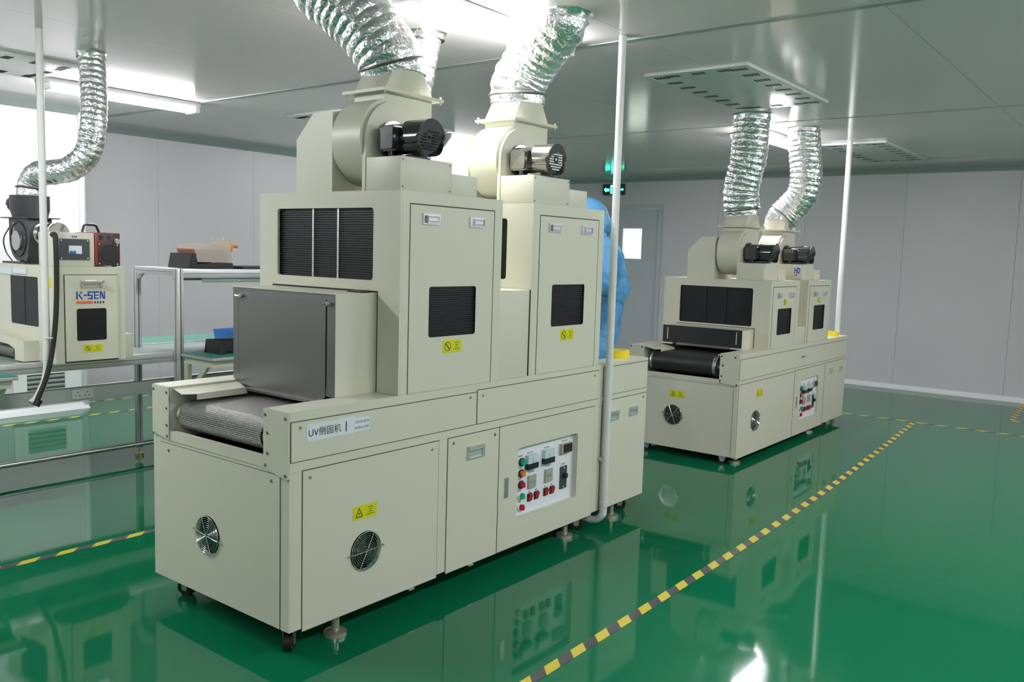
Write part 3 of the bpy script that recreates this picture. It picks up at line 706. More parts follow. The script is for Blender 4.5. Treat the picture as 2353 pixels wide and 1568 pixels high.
# ================================================================== FAR CURING MACHINE
X2, Y2 = -.04, 3.998; ZB2, ZM2, ZT2, LL, HH = .062, .60, .823, 2.492, 1.349
t2 = thing('curing_machine', 'far cream curing machine at the back right with black belt and low black entry shield', 'machine', (X2-.45, Y2+1.2, 0))
Ts, Tf = sideT(X2), frontT(Y2)
C = CREAM2
fu, fv = X2-.51, .316; su_, sv = Y2+.341, .297
b = MB()
b.prism(rect(Y2+.0125, Y2+LL, ZB2, ZM2), Ts, -.012, 0, [circ(su_, sv, .078), rect(Y2+1.29, Y2+1.735, .173, .515, .02)])
b.prism(rect(X2-.91, X2, ZB2, ZM2), Tf, -.012, 0, [circ(fu, fv, .078)])
b.box(X2-.91, X2-.898, Y2+.0125, Y2+LL, ZB2, ZM2); b.box(X2-.898, X2-.0125, Y2+LL-.012, Y2+LL-.0005, ZB2, ZM2); b.box(X2-.898, X2-.0125, Y2+.0125, Y2+LL-.0125, ZB2+.004, ZB2+.014)
base = b.build('base_cabinet', C, t2, smooth=False)
slab(Tf, X2-.86, X2-.035, ZB2+.002, .585, base, 'end_panel', C, [circ(fu, fv, .078)], d1=.003, gap=.002)
fan_guard(frontT(Y2-.003), fu, fv, .078, base, 6, ang=-.12); warn(frontT(Y2-.0032), fu-.035, fu+.093, .453, .504, base)
dd = slab(Ts, Y2+.012, Y2+1.135, ZB2-.01, .598, base, 'side_panel', C, [circ(su_, sv, .078)]); fan_guard(sideT(X2+.0025), su_, sv, .078, dd, 6, ang=.5)
warn(sideT(X2+.0027), Y2+.345, Y2+.46, .472, .533, dd)
d3 = slab(Ts, Y2+1.145, Y2+1.89, ZB2-.01, .604, base, 'control_door', C, [rect(Y2+1.29, Y2+1.735, .173, .515, .02)])
control_panel(Ts, Y2+1.29, Y2+1.735, .173, .515, d3, .0135)
b = MB(); b.prism(rect(Y2+1.2, Y2+1.222, .29, .38), sideT(X2+.0025), 0, .004); b.build('door_latch', ZINC, d3, smooth=False)
d4 = slab(Ts, Y2+1.9, Y2+2.482, ZB2-.002, .606, base, 'access_door', C)
for u in (2.06, 2.34): flush_handle(sideT(X2+.0025), Y2+u, .526, .085, .05, d4)
MB().box(X2-.135, X2, Y2+.001, Y2+LL, ZM2+.0005, ZT2).build('side_rail', C, t2, smooth=False); MB().box(X2-.91, X2-.785, Y2+.001, Y2+LL, ZM2+.0005, ZT2).build('side_rail', C, t2, smooth=False)
rc = slab(Ts, Y2+.012, Y2+2.484, .632, .783, t2, 'rail_cover', C)
b = MB(); b.tube([(X2+.004, Y2+1.28, .715), (X2+.02, Y2+1.28, .715), (X2+.022, Y2+1.31, .716)], .004, 8); b.build('pull_hook', STEEL, t2)
for (x0, x1, sc) in ((-.905, -.782, [(-.895, .81), (-.797, .81)]), (-.147, .004, [(-.135, .80), (-.03, .80), (-.123, .735), (-.13, .655), (-.14, .62), (-.012, .60)])):
    b = MB(); b.prism([(X2+x0, .607), (X2+x1, .588), (X2+x1, .8225), (X2+x0, .8225)], frontT(Y2-.0035), 0, .004); p = b.build('end_plate', C, t2, smooth=False)
    screws([(X2+a, c) for a, c in sc], frontT(Y2-.0078), p, 'bolt', BLACK, .007)
b = MB(); b.box(X2-.7815, X2-.1475, Y2-.003, Y2+.02, ZM2+.0005, .628); b.box(X2-.7815, X2-.1475, Y2+.02, Y2+2.4, .6005, .604); b.build('cross_member', C, t2, smooth=False)
MB().box(X2-.78, X2-.15, Y2+.03, Y2+2.4, .6045, .606).build('belt_tray', DARK, t2, smooth=False)
belt(X2-.715, X2-.215, Y2+.085, Y2+2.3, .708, .078, BELTB, t2, ZINC)
for x in (X2-.72, X2-.212): MB().ring((x, Y2+.085, .708), (1, 0, 0), .077, .0025, 40, 6).build('belt_edge', ZINC, t2)
guard(X2-.785, X2-.66, Y2+.0, Y2+.27, .80, t2, C); guard(X2-.135, X2-.2, Y2+.02, Y2+.24, .80, t2, C)
b = MB(); y0 = Y2+.30; b.box(X2-.78, X2-.12, y0+.005, Y2+.518, .962, .97); b.box(X2-.13, X2-.12, y0+.005, Y2+.518, ZT2+.0005, .962); b.box(X2-.78, X2-.77, y0+.005, Y2+.518, ZT2+.0005, .962); b.build('entry_tunnel', C, t2, smooth=False)
sh = MB().prism([(X2-.785, .838), (X2-.12, .838), (X2-.12, .972), (X2-.785, .972)], frontT(y0+.0045), 0, .004).build('entry_shield', BLACK, t2, smooth=False)
MB().prism(rect(X2-.66, X2-.20, .822, .84), frontT(y0), 0, .012).build('shield_flap', STEEL, sh, smooth=False)
for x in (X2-.742, X2-.163): MB().prism(rect(x-.003, x+.003, .862, .955), frontT(y0), 0, .003).build('slot_trim', CREAM, sh, smooth=False)
for x in (X2-.735, X2-.15): MB().prism(rect(x-.05, x+.045, .826, .836), frontT(y0), 0, .02).build('guide_bracket', CREAM, sh, smooth=False)
b = MB(); b.prism([(X2-.116, ZT2+.002), (X2-.112, ZT2+.002), (X2-.112, .98), (X2-.785, .98), (X2-.785, .976), (X2-.116, .976)], frontT(Y2+.519), .0002, .0012); b.build('tunnel_joint', DARK, t2, smooth=False)
hood(t2, 2, X2, Y2+.519, Y2+1.134, ZT2+.0005, HH, (X2-.763, X2-.142, .992, 1.288), (Y2+.567, Y2+1.054, 0, 1.30), (Y2+.675, Y2+.971, .927, 1.132), ((Y2+.694, 1.237), (Y2+.947, 1.237)), (Y2+.80, Y2+.855, 1.155, 1.207), C, (X2-.54, X2-.37), False)
hood(t2, 2, X2, Y2+1.334, Y2+1.918, ZT2+.0005, HH, (X2-.763, X2-.142, .992, 1.288), (Y2+1.38, Y2+1.86, 0, 1.30), (Y2+1.498, Y2+1.774, .927, 1.137), ((Y2+1.51, 1.237), (Y2+1.747, 1.237)), (Y2+1.585, Y2+1.64, 1.155, 1.207), C, (X2-.54, X2-.37), False)
b = MB(); b.box(X2-.79, X2-.004, Y2+1.1345, Y2+1.333, ZT2+.0005, .96, .002); b.build('hood_bridge', C, t2)
MB().cyl((-.85, 5.62, HH+.0005), (0, 0, 1), .074, .038, n=32).build('roof_collar', C, t2)
for (x, y) in ((-.055, .13), (-.06, 1.72), (-.1, 2.33), (-.85, .2), (-.85, 2.2)): leveling_foot(X2+x, Y2+y, ZB2, t2)
for (x, y, a) in ((-.12, .05, .6), (-.1, 1.85, .5), (-.75, .06, .2), (-.75, 1.9, .3)): caster(X2+x, Y2+y, ZB2, t2, a)
c3 = blower(X2-.06, Y2+.519, HH, 'cream exhaust blower with black motor on the front hood of the far machine', C, MOTOR, 'dark', g)
c4 = blower(X2-.06, Y2+1.334, HH, 'cream exhaust blower with black motor on the rear hood of the far machine', C, MOTOR, 'dark', g)
# sticker with a blue and red emblem on the rear blower platform
TE = frontT(Y2+1.334); ex, ez = X2-.115, HH+.02
em = MB().prism(rect(ex-.02, ex+.045, ez-.002, ez+.1), TE, .0002, .0012).build('emblem_sticker', PAPER, t2, smooth=False)
b = MB(); b.prism(rect(ex-.012, ex-.004, ez+.035, ez+.085), TE, .0013, .002); b.prism(rect(ex+.006, ex+.012, ez+.035, ez+.085), TE, .0013, .002); b.prism(rect(ex-.004, ex+.006, ez+.057, ez+.065), TE, .0013, .002)
b.prism([(ex+.015, ez+.035), (ex+.028, ez+.035), (ex+.038, ez+.045), (ex+.038, ez+.075), (ex+.028, ez+.085), (ex+.015, ez+.085)], TE, .0013, .002, [[(ex+.022, ez+.045), (ex+.027, ez+.045), (ex+.031, ez+.05), (ex+.031, ez+.07), (ex+.027, ez+.076), (ex+.022, ez+.076)]])
b.build('emblem_letters', BLUEINK, em, smooth=False); MB().prism(rect(ex-.012, ex+.016, ez+.014, ez+.028), TE, .0013, .002).build('emblem_bar', REDINK, em, smooth=False)
t = flex_duct([(c3[0], c3[1], c3[2]), (-.428, 4.75, 2.05), (-.40, 4.745, 2.2), (-.37, 4.74, 2.35), (-.362, 4.74, CEIL-.002)], .138, 'left of the two silver ducts above the far machine, nearly straight', gd, seed=4); ceiling_collar(t, (-.362, 4.74, CEIL), .138)
t = flex_duct([(c4[0], c4[1], c4[2]), (-.34, 5.62, 1.96), (-.235, 5.61, 2.08), (-.213, 5.6, 2.25), (-.235, 5.6, 2.45), (-.258, 5.6, CEIL-.002)], .132, 'right silver duct above the far machine with a kink near its blower', gd, seed=5); ceiling_collar(t, (-.258, 5.6, CEIL), .132)
t = flex_duct([(-.85, 5.62, HH+.04), (-.85, 5.62, 1.7), (-.853, 5.64, 2.2), (-.855, 5.68, CEIL-.002)], .082, 'silver duct mostly hidden behind the left duct of the far machine', gd, seed=6); ceiling_collar(t, (-.855, 5.68, CEIL), .10)

# ================================================================== conduits and tape rolls
def conduit(pts, r, label, rings=(), m=PVC):
    t = thing('conduit_pipe', label, 'pipe', pts[0]); MB().tube(catmull(pts, 8), r, 20).build('pipe', m, t)
    for p in rings: MB().cyl(p, (0, 0, 1), r*1.12, .03, n=20).build('coupling', m, t)
    return t
t = conduit([(.030, 2.09, CEIL-.001), (.030, 2.09, 1.5), (.030, 2.09, .9), (.030, 2.09, .4), (.030, 2.09, .13), (.022, 2.085, .08), (-.02, 2.082, .05), (-.10, 2.08, .045)], .020, 'white conduit pipe rising in front of the near machine to the ceiling', [(.030, 2.09, .135)])
MB().box(.0045, .03, 2.06, 2.072, .39, .41).build('pipe_clip', ZINC, t)
t = conduit([(-.15, 6.535, CEIL-.001), (-.15, 6.535, 1.8), (-.15, 6.535, .9), (-.15, 6.535, .001)], .026, 'white conduit pipe behind the end of the far machine')
t = conduit([(-2.60, .325, CEIL-.001), (-2.60, .325, 2.0), (-2.60, .325, 1.2), (-2.60, .325, .85), (-2.60, .315, .72), (-2.60, .27, .62), (-2.60, .235, .585)], .019, 'white conduit pipe at the left, with a black hose tied to it')
t = thing('black_hose', 'black hose hanging along the left conduit pipe', 'hose', (-2.58, .24, .57))
MB().tube(catmull([(-2.62, .38, 1.53), (-2.57, .375, 1.50), (-2.562, .37, 1.2), (-2.562, .35, .95), (-2.562, .31, .75), (-2.562, .25, .60)], 10), .014, 14).build('hose', RUBBER, t)
MB().cyl((-2.562, .262, .605), (0, -.55, -.83), .019, .035, n=18, bev=.003).build('hose_cap', RUBBER, t)
MB().ring((-2.588, .348, .95), (0, 0, 1), .035, .003, 20, 6).build('cable_tie', WHITE, t)
def taperoll(x, y, z, label):
    t = thing('tape_roll', label, 'tape roll', (x, y, z), 'yellow tape rolls')
    b = MB(); b.prism(circ(x, y, .052), lambda u, v, d: Vector((u, v, z+.0008+d)), 0, .044, [circ(x, y, .036)]); b.build('tape', YTAPE, t)
    b = MB(); b.prism(circ(x, y, .0358), lambda u, v, d: Vector((u, v, z+.0008+d)), 0, .043, [circ(x, y, .033)]); b.build('core', mat('cardboard', (.5, .36, .2), .8) if not ALLM.get('c') else ALLM['c'], t)
taperoll(-.105, 2.43, ZT, 'yellow tape roll on the near machine outfeed top beside the white conduit')
taperoll(-.115, 6.30, ZT2, 'yellow tape roll on the far machine outfeed top')

# ================================================================== floor marking tape
def floor_tape(pts, wd, label, period=.174):
    P = catmull([(p[0], p[1], 0) for p in pts], 8) if len(pts) > 2 else [Vector((p[0], p[1], 0)) for p in pts]
    b = MB(); uv = b.bm.loops.layers.uv.new('UVMap'); sec = []; L = 0
    for i, p in enumerate(P):
        d = ((P[i+1] if i < len(P)-1 else p)-(P[i-1] if i else p)).normalized(); n = Vector((-d.y, d.x, 0))
        if i: L += (p-P[i-1]).length
        sec.append([(b.bm.verts.new(p+n*sg*wd/2+Vector((0, 0, z))), (L/period, (sg+1)*wd/2/period)) for sg, z in ((-1, .0004), (-1, .0012), (1, .0012), (1, .0004))])
    for A, B in zip(sec[:-1], sec[1:]):
        for k in range(3):
            q = (A[k], B[k], B[k+1], A[k+1]); f = b.bm.faces.new([v[0] for v in q])
            for l, v in zip(f.loops, q): l[uv].uv = v[1]
    me = bpy.data.meshes.new('floor_marking_tape'); b.bm.to_mesh(me); b.bm.free(); me.materials.append(STRIPE)
    o = bpy.data.objects.new('floor_marking_tape', me); COL.objects.link(o)
    return tag(o, label, 'floor tape')
floor_tape([(.765, -1.2), (.75, -.2), (.742, .6), (.735, 1.5), (.72, 2.6), (.672, 4.0), (.59, 5.5), (.495, 6.96)], .046, 'long black and yellow tape running down the right aisle toward the far wall')
floor_tape([(-.9, 6.955), (3.8, 7.03)], .046, 'black and yellow tape crossing the aisle beyond the far machine')
floor_tape([(1.20, 7.83), (1.13, 9.15)], .05, 'short black and yellow tape at the right edge by the far wall')
floor_tape([(1.175, 7.80), (2.6, 7.86)], .046, 'black and yellow tape meeting the short piece at the right edge')
floor_tape([(-1.71, -2.5), (-1.70, 3.6)], .046, 'black and yellow tape on the floor left of the near machine')
floor_tape([(-4.97, -2.5), (-4.90, 5.5)], .046, 'black and yellow tape under the workbench, the one nearer the bench')
floor_tape([(-5.55, 1.95), (-5.50, 5.5)], .046, 'black and yellow tape under the workbench, the one nearer the grey wall')

# ================================================================== exit sign and wall marks
t = thing('exit_sign', 'small green lit exit sign above the door on the far wall', 'sign', (-4.34, YF, 2.49))
MB().box(-4.525, -4.155, YF-.03, YF-.0005, 2.405, 2.565, .004).build('sign_box', EXITB, t)
TX = frontT(YF-.0302); b = MB()
b.prism([(-4.50, 2.49), (-4.47, 2.515), (-4.47, 2.50), (-4.41, 2.50), (-4.41, 2.46), (-4.47, 2.46), (-4.47, 2.445)], TX, 0, .002)
b.prism([(-4.39, 2.425), (-4.39, 2.55), (-4.30, 2.55), (-4.30, 2.52), (-4.365, 2.52), (-4.365, 2.425)], TX, 0, .002)
b.prism(circ(-4.335, 2.505, .011, 14), TX, 0, .0025); b.prism([(-4.36, 2.48), (-4.30, 2.49), (-4.30, 2.475), (-4.318, 2.468), (-4.305, 2.445), (-4.29, 2.43), (-4.305, 2.422), (-4.325, 2.445), (-4.345, 2.425), (-4.358, 2.432), (-4.338, 2.455), (-4.34, 2.472)], TX, 0, .0025)
b.prism([(-4.19, 2.505), (-4.19, 2.46), (-4.165, 2.483)], TX, 0, .002); b.prism(rect(-4.26, -4.19, 2.475, 2.49), TX, 0, .002)
b.build('lit_pictogram', EXITM, t, smooth=False)
b = MB().prism(rect(3.71, 3.87, 1.555, 1.58), sideT(XL), .0003, .0015); o = b.build('wall_label', PAPER, smooth=False); tag(o, 'tiny white printed strip on the grey wall above the orange bin', 'label')
b = MB()
for k in range(9):
    if k != 5: b.prism(rect(3.725+k*.014, 3.735+k*.014, 1.562, 1.573), sideT(XL), .0016, .002)
b.build('print', INKG, o, smooth=False)
# return air vent in the white wall
t = thing('wall_vent', 'white louvred return air vent low on the white wall under the bench', 'vent', (-5.30, 1.5, .3))
TV = sideT(-5.2995)
MB().prism(rect(1.23, 1.80, .10, .40), TV, 0, .012, [rect(1.34, 1.66, .14, .34)]).build('vent_frame', WHITE, t, smooth=False)
MB().prism(rect(1.335, 1.665, .135, .345), TV, .0002, .0015).build('vent_backing', STEEL, t, smooth=False)
b = MB()
for k in range(5): b.loft([[TV(u, v, d) for (v, d) in ((.145+k*.04, .002), (.163+k*.04, .010), (.166+k*.04, .010), (.148+k*.04, .002))] for u in (1.34, 1.66)])
b.build('louvre_blades', WHITE, t, smooth=False)

# ================================================================== left workbench line
def profile(b, x0, x1, y0, y1, z0, z1):
    """aluminium profile: box with slots along its longest side"""
    b.box(x0, x1, y0, y1, z0, z1, .003)
def slots(b, x0, x1, y0, y1, z0, z1):
    d = {'x': x1-x0, 'y': y1-y0, 'z': z1-z0}; L = max(d, key=d.get); e = .0008; w_ = .004
    if L == 'z':
        b.box(x1, x1+e, (y0+y1)/2-w_, (y0+y1)/2+w_, z0, z1); b.box((x0+x1)/2-w_, (x0+x1)/2+w_, y0-e, y0, z0, z1)
    elif L == 'y': b.box(x1, x1+e, y0, y1, (z0+z1)/2-w_/2, (z0+z1)/2+w_/2)
    else: b.box(x0, x1, y0-e, y0, (z0+z1)/2-w_/2, (z0+z1)/2+w_/2)
wb = thing('conveyor_workbench', 'long aluminium framed conveyor bench along the left wall', 'workbench', (-3.2, 1.5, 0))
def member(name, *bx):
    b = MB(); profile(b, *bx); o = b.build(name, ALU, wb); s = MB(); slots(s, *bx); s.build('profile_slot', STEEL, o, smooth=False); return o
YA, YB = -1.6, 4.4
member('beam', -2.84, -2.80, YA, YB, .72, .784)
member('beam', -3.84, -3.80, YA, YB, .72, .775)
b = MB(); b.box(-3.2685, -2.8405, YA, YB, .765, .777)
for a, c in ((YA, 1.2205), (1.2635, 2.9985), (3.0415, YB)): b.box(-3.3145, -3.2686, a, c, .765, .777)
b.build('worktop', mat('grey_green_laminate', (.33, .40, .37), .25, coat=.3), wb, smooth=False)
MB().box(-3.335, -3.315, YA, YB, .74, .786).build('belt_edge_strip', TRIM, wb, smooth=False)
MB().box(-3.7995, -3.3355, YA, YB, .75, .779).build('belt_surface', BELTG, wb, smooth=False)
for y in (-1.5, 3.3): member('leg', -2.845, -2.80, y, y+.045, .001, .7195)
for y in (-1.5, 2.7, 4.2): member('leg', -3.84, -3.80, y, y+.045, .001, .7195)
MB().box(-2.90, -2.845, YA, YB, .52, .60).build('cable_tray', mat('tray_grey', (.36, .40, .39), .4, .4), wb, smooth=False)
MB().tube([(-3.25, YA, .092), (-3.25, YB, .092)], .016, 16).build('foot_rail', ZINC, wb)
sk = MB().prism(rect(.575, .70, .535, .59), sideT(-2.845), .0002, .006).build('power_socket', mat('socket_grey', (.45, .48, .47), .5), wb, smooth=False)
b = MB()
for k in range(2):
    for (a, c) in ((0, .012), (-.012, -.008), (.012, -.008)): b.prism(rect(.607+k*.06+a-.003, .607+k*.06+a+.003, .562+c-.004, .562+c+.004), sideT(-2.839), .0001, .0006)
b.build('socket_holes', INK, sk, smooth=False)
# shelf frame above the bench
rk = thing('shelf_frame', 'tall aluminium profile shelf frame standing at the bench behind the near machine', 'shelf', (-3.0, 1.8, 0))
def rmember(name, *bx):
    b = MB(); profile(b, *bx); o = b.build(name, ALU, rk); s = MB(); slots(s, *bx); s.build('profile_slot', STEEL, o, smooth=False); return o
rmember('post', -3.31, -3.27, 1.222, 1.262, .06, 1.335)
rmember('post', -2.80, -2.745, 1.222, 1.265, .06, 1.335)
rmember('post', -3.31, -3.27, 3.0, 3.04, .06, 1.335); rmember('post', -2.80, -2.745, 3.0, 3.04, .06, 1.335)
rmember('top_beam', -3.2695, -2.8005, 1.222, 1.262, 1.29, 1.335)
rmember('top_beam', -2.795, -2.75, 1.2655, 2.9995, 1.275, 1.335)
rmember('top_beam', -3.31, -3.27, 1.2625, 2.9995, 1.285, 1.335)
MB().box(-3.2695, -2.7955, 1.2625, 2.9995, 1.318, 1.330).build('shelf_board', GREYP, rk, smooth=False)
for (x, y) in ((-3.29, 1.242), (-2.772, 1.243), (-3.29, 3.02), (-2.772, 3.02)):
    b = MB(); b.cyl((x, y, .0005), (0, 0, 1), .03, .018, n=24, bev=.003); b.cyl((x, y, .0185), (0, 0, 1), .007, .042, n=12); b.build('leveling_foot', mat('brass_foot', (.55, .45, .25), .3, .9) if 'brass_foot' not in bpy.data.materials else bpy.data.materials['brass_foot'], rk)
for s_ in (1,):
    b = MB(); b.prism([(1.2625, 1.2845), (1.2625, 1.25), (1.297, 1.2845)], lambda u, v, d: Vector((-3.29+d, u, v)), -.012, .012); b.build('corner_bracket', ALU, rk, smooth=False)
b = MB(); b.prism([(-3.2695, 1.2895), (-3.2695, 1.25), (-3.235, 1.2895)], lambda u, v, d: Vector((u, 1.242+d, v)), -.012, .012); b.build('corner_bracket', ALU, rk, smooth=False)
MB().box(-2.90, -2.86, 1.28, 2.95, 1.255, 1.3175).build('lamp_bracket', mat('dull_green_grey', (.22, .27, .25), .5), rk, smooth=False)
t = thing('tube_lamp', 'unlit white tube lamp slung under the shelf frame', 'lamp', (-2.82, 2.1, 1.27))
b = MB(); b.cyl((-2.82, 1.455, 1.258), (0, 1, 0), .0165, 1.25, n=24, bev=.002); b.build('tube', mat('lamp_tube', (.75, .77, .78), .15, coat=.5), t)
MB().box(-2.845, -2.80, 1.47, 2.68, 1.2725, 1.277).build('tube_clip', WHITE, t, smooth=False)
# things on the shelf
def tray(b, x0, x1, y0, y1, z0, z1, t_, flare=.012, back=None):
    o = [(x0, y0), (x1, y0), (x1, y1), (x0, y1)]; f = flare
    lo = [Vector((x0+f, y0+f, z0)), Vector((x1-f, y0+f, z0)), Vector((x1-f, y1-f, z0)), Vector((x0+f, y1-f, z0))]; hi = [Vector((x, y, z1)) for x, y in o]
    li = [Vector((x0+f+t_, y0+f+t_, z0+t_)), Vector((x1-f-t_, y0+f+t_, z0+t_)), Vector((x1-f-t_, y1-f-t_, z0+t_)), Vector((x0+f+t_, y1-f-t_, z0+t_))]
    hn = [Vector((x0+t_, y0+t_, z1)), Vector((x1-t_, y0+t_, z1)), Vector((x1-t_, y1-t_, z1)), Vector((x0+t_, y1-t_, z1))]
    b.loft([lo, hi, hn, li])
t = thing('storage_bin', 'black angled storage bin on the shelf frame holding a clear bin', 'bin', (-2.97, 1.6, 1.335))
b = MB(); T = lambda u, v, d: Vector((d, u, v))
b.prism([(1.375, 1.3355), (1.73, 1.3355), (1.715, 1.375), (1.60, 1.378), (1.44, 1.365), (1.43, 1.437), (1.395, 1.437)], T, -2.87, -2.862)
b.prism([(1.375, 1.3355), (1.73, 1.3355), (1.715, 1.375), (1.60, 1.378), (1.44, 1.365), (1.43, 1.437), (1.395, 1.437)], T, -3.12, -3.112)
b.prism([(1.375, 1.3355), (1.384, 1.3355), (1.404, 1.437), (1.395, 1.437)], T, -3.1119, -2.8701)
b.box(-3.1119, -2.8701, 1.3845, 1.73, 1.3355, 1.341); b.build('bin_body', BLACK, t, smooth=False)
t = thing('storage_bin', 'clear plastic bin with salmon coloured contents and orange front, resting in the black bin', 'bin', (-2.97, 1.6, 1.37))
b = MB(); y0, y1 = 1.42, 1.715; prof = [(y0+.03, 1.3785), (y1-.005, 1.3785), (y1, 1.505), (y1-.10, 1.512), (y0, 1.487)]
for x in (-2.876, -3.10): b.prism(prof, T, x-.002, x+.002)
b.box(-3.0979, -2.8781, y0+.03, y1-.005, 1.3785, 1.381); b.loft([[Vector((x, y1-.004, 1.3815)), Vector((x, y1-.001, 1.3815)), Vector((x, y1-.0, 1.5)), Vector((x, y1-.003, 1.5))] for x in (-3.0979, -2.8781)])
b.build('clear_shell', CLEARP, t, smooth=False)
MB().prism([(y0+.04, 1.383), (y1-.03, 1.383), (y1-.045, 1.47), (y0+.01, 1.468)], T, -3.095, -2.882).build('contents', SALMON, t, smooth=False)
b = MB(); b.box(-3.11, -2.868, y1+.001, y1+.012, 1.455, 1.515, .004); b.build('orange_front', ORANGEP, t)
b = MB(); b.tube([(-2.93, y1+.012, 1.492), (-2.93, y1+.05, 1.492), (-2.93, y1+.085, 1.490)], [.012, .009, .011], 12); b.build('orange_knob', REDINK, t)
o = MB().box(-3.15, -2.81, 1.76, 2.6, 1.336, 1.352, .003).build('flat_tray', BLACK); tag(o, 'flat black tray lying on the shelf frame beside the bins', 'tray')
# folding green desks
def side_desk(x0, x1, y0, y1, z, label, leg=True):
    t = thing('side_desk', label, 'desk', ((x0+x1)/2, (y0+y1)/2, z), 'small green topped side desks')
    MB().box(x0, x1, y0, y1, z-.022, z, .003).build('desk_top', GREENMAT, t)
    MB().box(x0-.001+.002, x1+.002, y0-.002, y1+.002, z-.024, z-.005, .002).build('edge_strip', ALU, t)
    b = MB(); b.box(x0+.02, x1-.06, y0+.02, y0+.05, z-.07, z-.0245); b.box(x0+.02, x1-.06, y1-.05, y1-.02, z-.07, z-.0245); b.box(x1-.0595, x1-.03, y0+.02, y1-.02, z-.07, z-.0245)
    b.build('desk_frame', CREAM, t, smooth=False)
    for y in (y0+.02, y1-.05):
        MB().box(x0+.004, x0+.045, y, y+.03, .001, z-.0705).build('leg', CREAM, t, smooth=False)
        b = MB(); b.loft([[Vector((x0+.0455, y+a, z-.26)), Vector((x0+.0455, y+a, z-.31)), Vector((x0+.27, y+a, z-.0705)), Vector((x0+.22, y+a, z-.0705))] for a in (.004, .026)]); b.build('brace', CREAM, t, smooth=False)
side_desk(-2.735, -2.375, 1.235, 2.2, .785, 'small green topped side desk behind the near machine entry, holding a black bin')
side_desk(-2.79, -2.44, -.9, .105, .770, 'small green topped side desk at the left edge beside the small machine')
t = thing('storage_bin', 'black angled bin on the green side desk behind the grey shield', 'bin', (-2.56, 1.6, .785)); b = MB()
pr = [(1.36, .7855), (1.395, .7855), (1.41, .81), (1.47, .81), (1.48, .7855), (1.80, .7855), (1.80, .855), (1.375, .875)]
b.prism(pr, T, -2.664, -2.656); b.prism(pr, T, -2.484, -2.476); b.box(-2.6559, -2.4841, 1.37, 1.376, .786, .874); b.box(-2.6559, -2.4841, 1.49, 1.79, .786, .79); b.build('bin_body', BLACK, t, smooth=False)
t = thing('storage_bin', 'blue plastic bin peeping above the black bin on the worktop', 'bin', (-3.0, 1.85, .777)); b = MB(); tray(b, -3.15, -2.87, 1.745, 2.05, .7775, .885, .004); b.build('bin_body', BLUE, t, smooth=False)

# ------------------------------------------------------------------ small bench-top machine
XK, YK0, YK1, ZK0, ZK1 = -2.65, .405, .813, .7845, 1.349
kt = thing('benchtop_machine', 'small cream belt curing machine with blue lettering standing on the left bench', 'machine', (-3.0, .6, .78))
Ts, Tf = sideT(XK), frontT(YK0)
b = MB(); b.box(-3.43, XK-.0005, YK0+.0005, YK1, ZK0, ZK1); body = b.build('machine_body', CREAM, kt, smooth=False)
b = MB(); b.prism(rect(-3.43, XK, ZK0, ZK1), Tf, 0, .004, [rect(-3.236, -2.865, .985, 1.279, .012)]); b.build('front_panel', CREAM, kt, smooth=False)
b = MB(); b.prism(rect(-3.24, -2.86, .98, 1.283), Tf, .0002, .0012); n = 30
for k in range(n): v = .986+(.292)*k/n; b.prism(rect(-3.236, -2.865, v, v+.0045), Tf, .0012, .003)
fo = b.build('filter_window', FIN, kt, smooth=False); MB().prism(rect(-3.052, -3.046, .985, 1.279), Tf, .003, .0045).build('divider_bar', BLACK, fo, smooth=False)
b = MB(); b.prism(rect(.45, .768, .786, 1.303), Ts, .0001, .0015); b.build('door_gap', GROOVE, kt, smooth=False)
b = MB(); b.prism(rect(.454, .764, .796, 1.299), Ts, .0015, .009, [rect(.517, .695, .913, 1.103, .012)]); dk = b.build('machine_door', CREAM, kt, smooth=False)
b = MB(); b.prism(rect(.515, .697, .911, 1.105), Ts, .0016, .0022); n = 22
for k in range(n): v = .915+.188*k/n; b.prism(rect(.517, .695, v, v+.0045), Ts, .0022, .006)
b.build('filter_window', FIN, dk, smooth=False)
Tk = sideT(XK+.009)
b = MB()
for u in (.552, .665): b.cyl(Tk(u, 1.262, .0), (1, 0, 0), .008, .03, n=14); b.cyl(Tk(u, 1.232, .0), (1, 0, 0), .006, .012, n=14); b.box(XK+.009, XK+.016, u-.006, u+.006, 1.225, 1.27)
b.box(XK+.02, XK+.036, .552, .665, 1.253, 1.270, .004); b.box(XK+.009, XK+.012, .56, .657, 1.225, 1.24); b.build('door_handle', CHROME, dk)
warn(Tk, .552, .667, .845, .889, dk, 'circ')
# lettering K-SEN in strokes
b = MB(); v0, v1 = 1.158, 1.204; D = (.0, .001)
def st(u0, u1, a, c): b.prism(rect(u0, u1, a, c), Tk, *D)
uK = .516
st(uK, uK+.009, v0, v1); b.prism([(uK+.009, 1.176), (uK+.028, v1), (uK+.038, v1), (uK+.017, 1.181)], Tk, *D); b.prism([(uK+.012, 1.183), (uK+.020, 1.187), (uK+.040, v0), (uK+.029, v0)], Tk, *D)
st(.560, .578, 1.177, 1.186)
st(.583, .650, 1.195, v1); st(.583, .591, 1.177, 1.195); st(.583, .612, 1.177, 1.185); st(.604, .612, v0, 1.177); st(.583, .612, v0, 1.166)
st(.620, .628, v0, 1.195); st(.628, .648, 1.177, 1.184); st(.628, .648, v0, 1.166)
st(.655, .662, v0, v1); st(.680, .687, v0, v1); b.prism([(.662, v1), (.668, v1), (.680, 1.17), (.680, v0), (.674, v0), (.662, 1.19)], Tk, *D)
b.build('logo_lettering', BLUEINK, dk, smooth=False)
MB().prism(rect(.515, .613, 1.131, 1.148), Tk, *D).build('logo_bar', REDINK, dk, smooth=False)
b = MB()
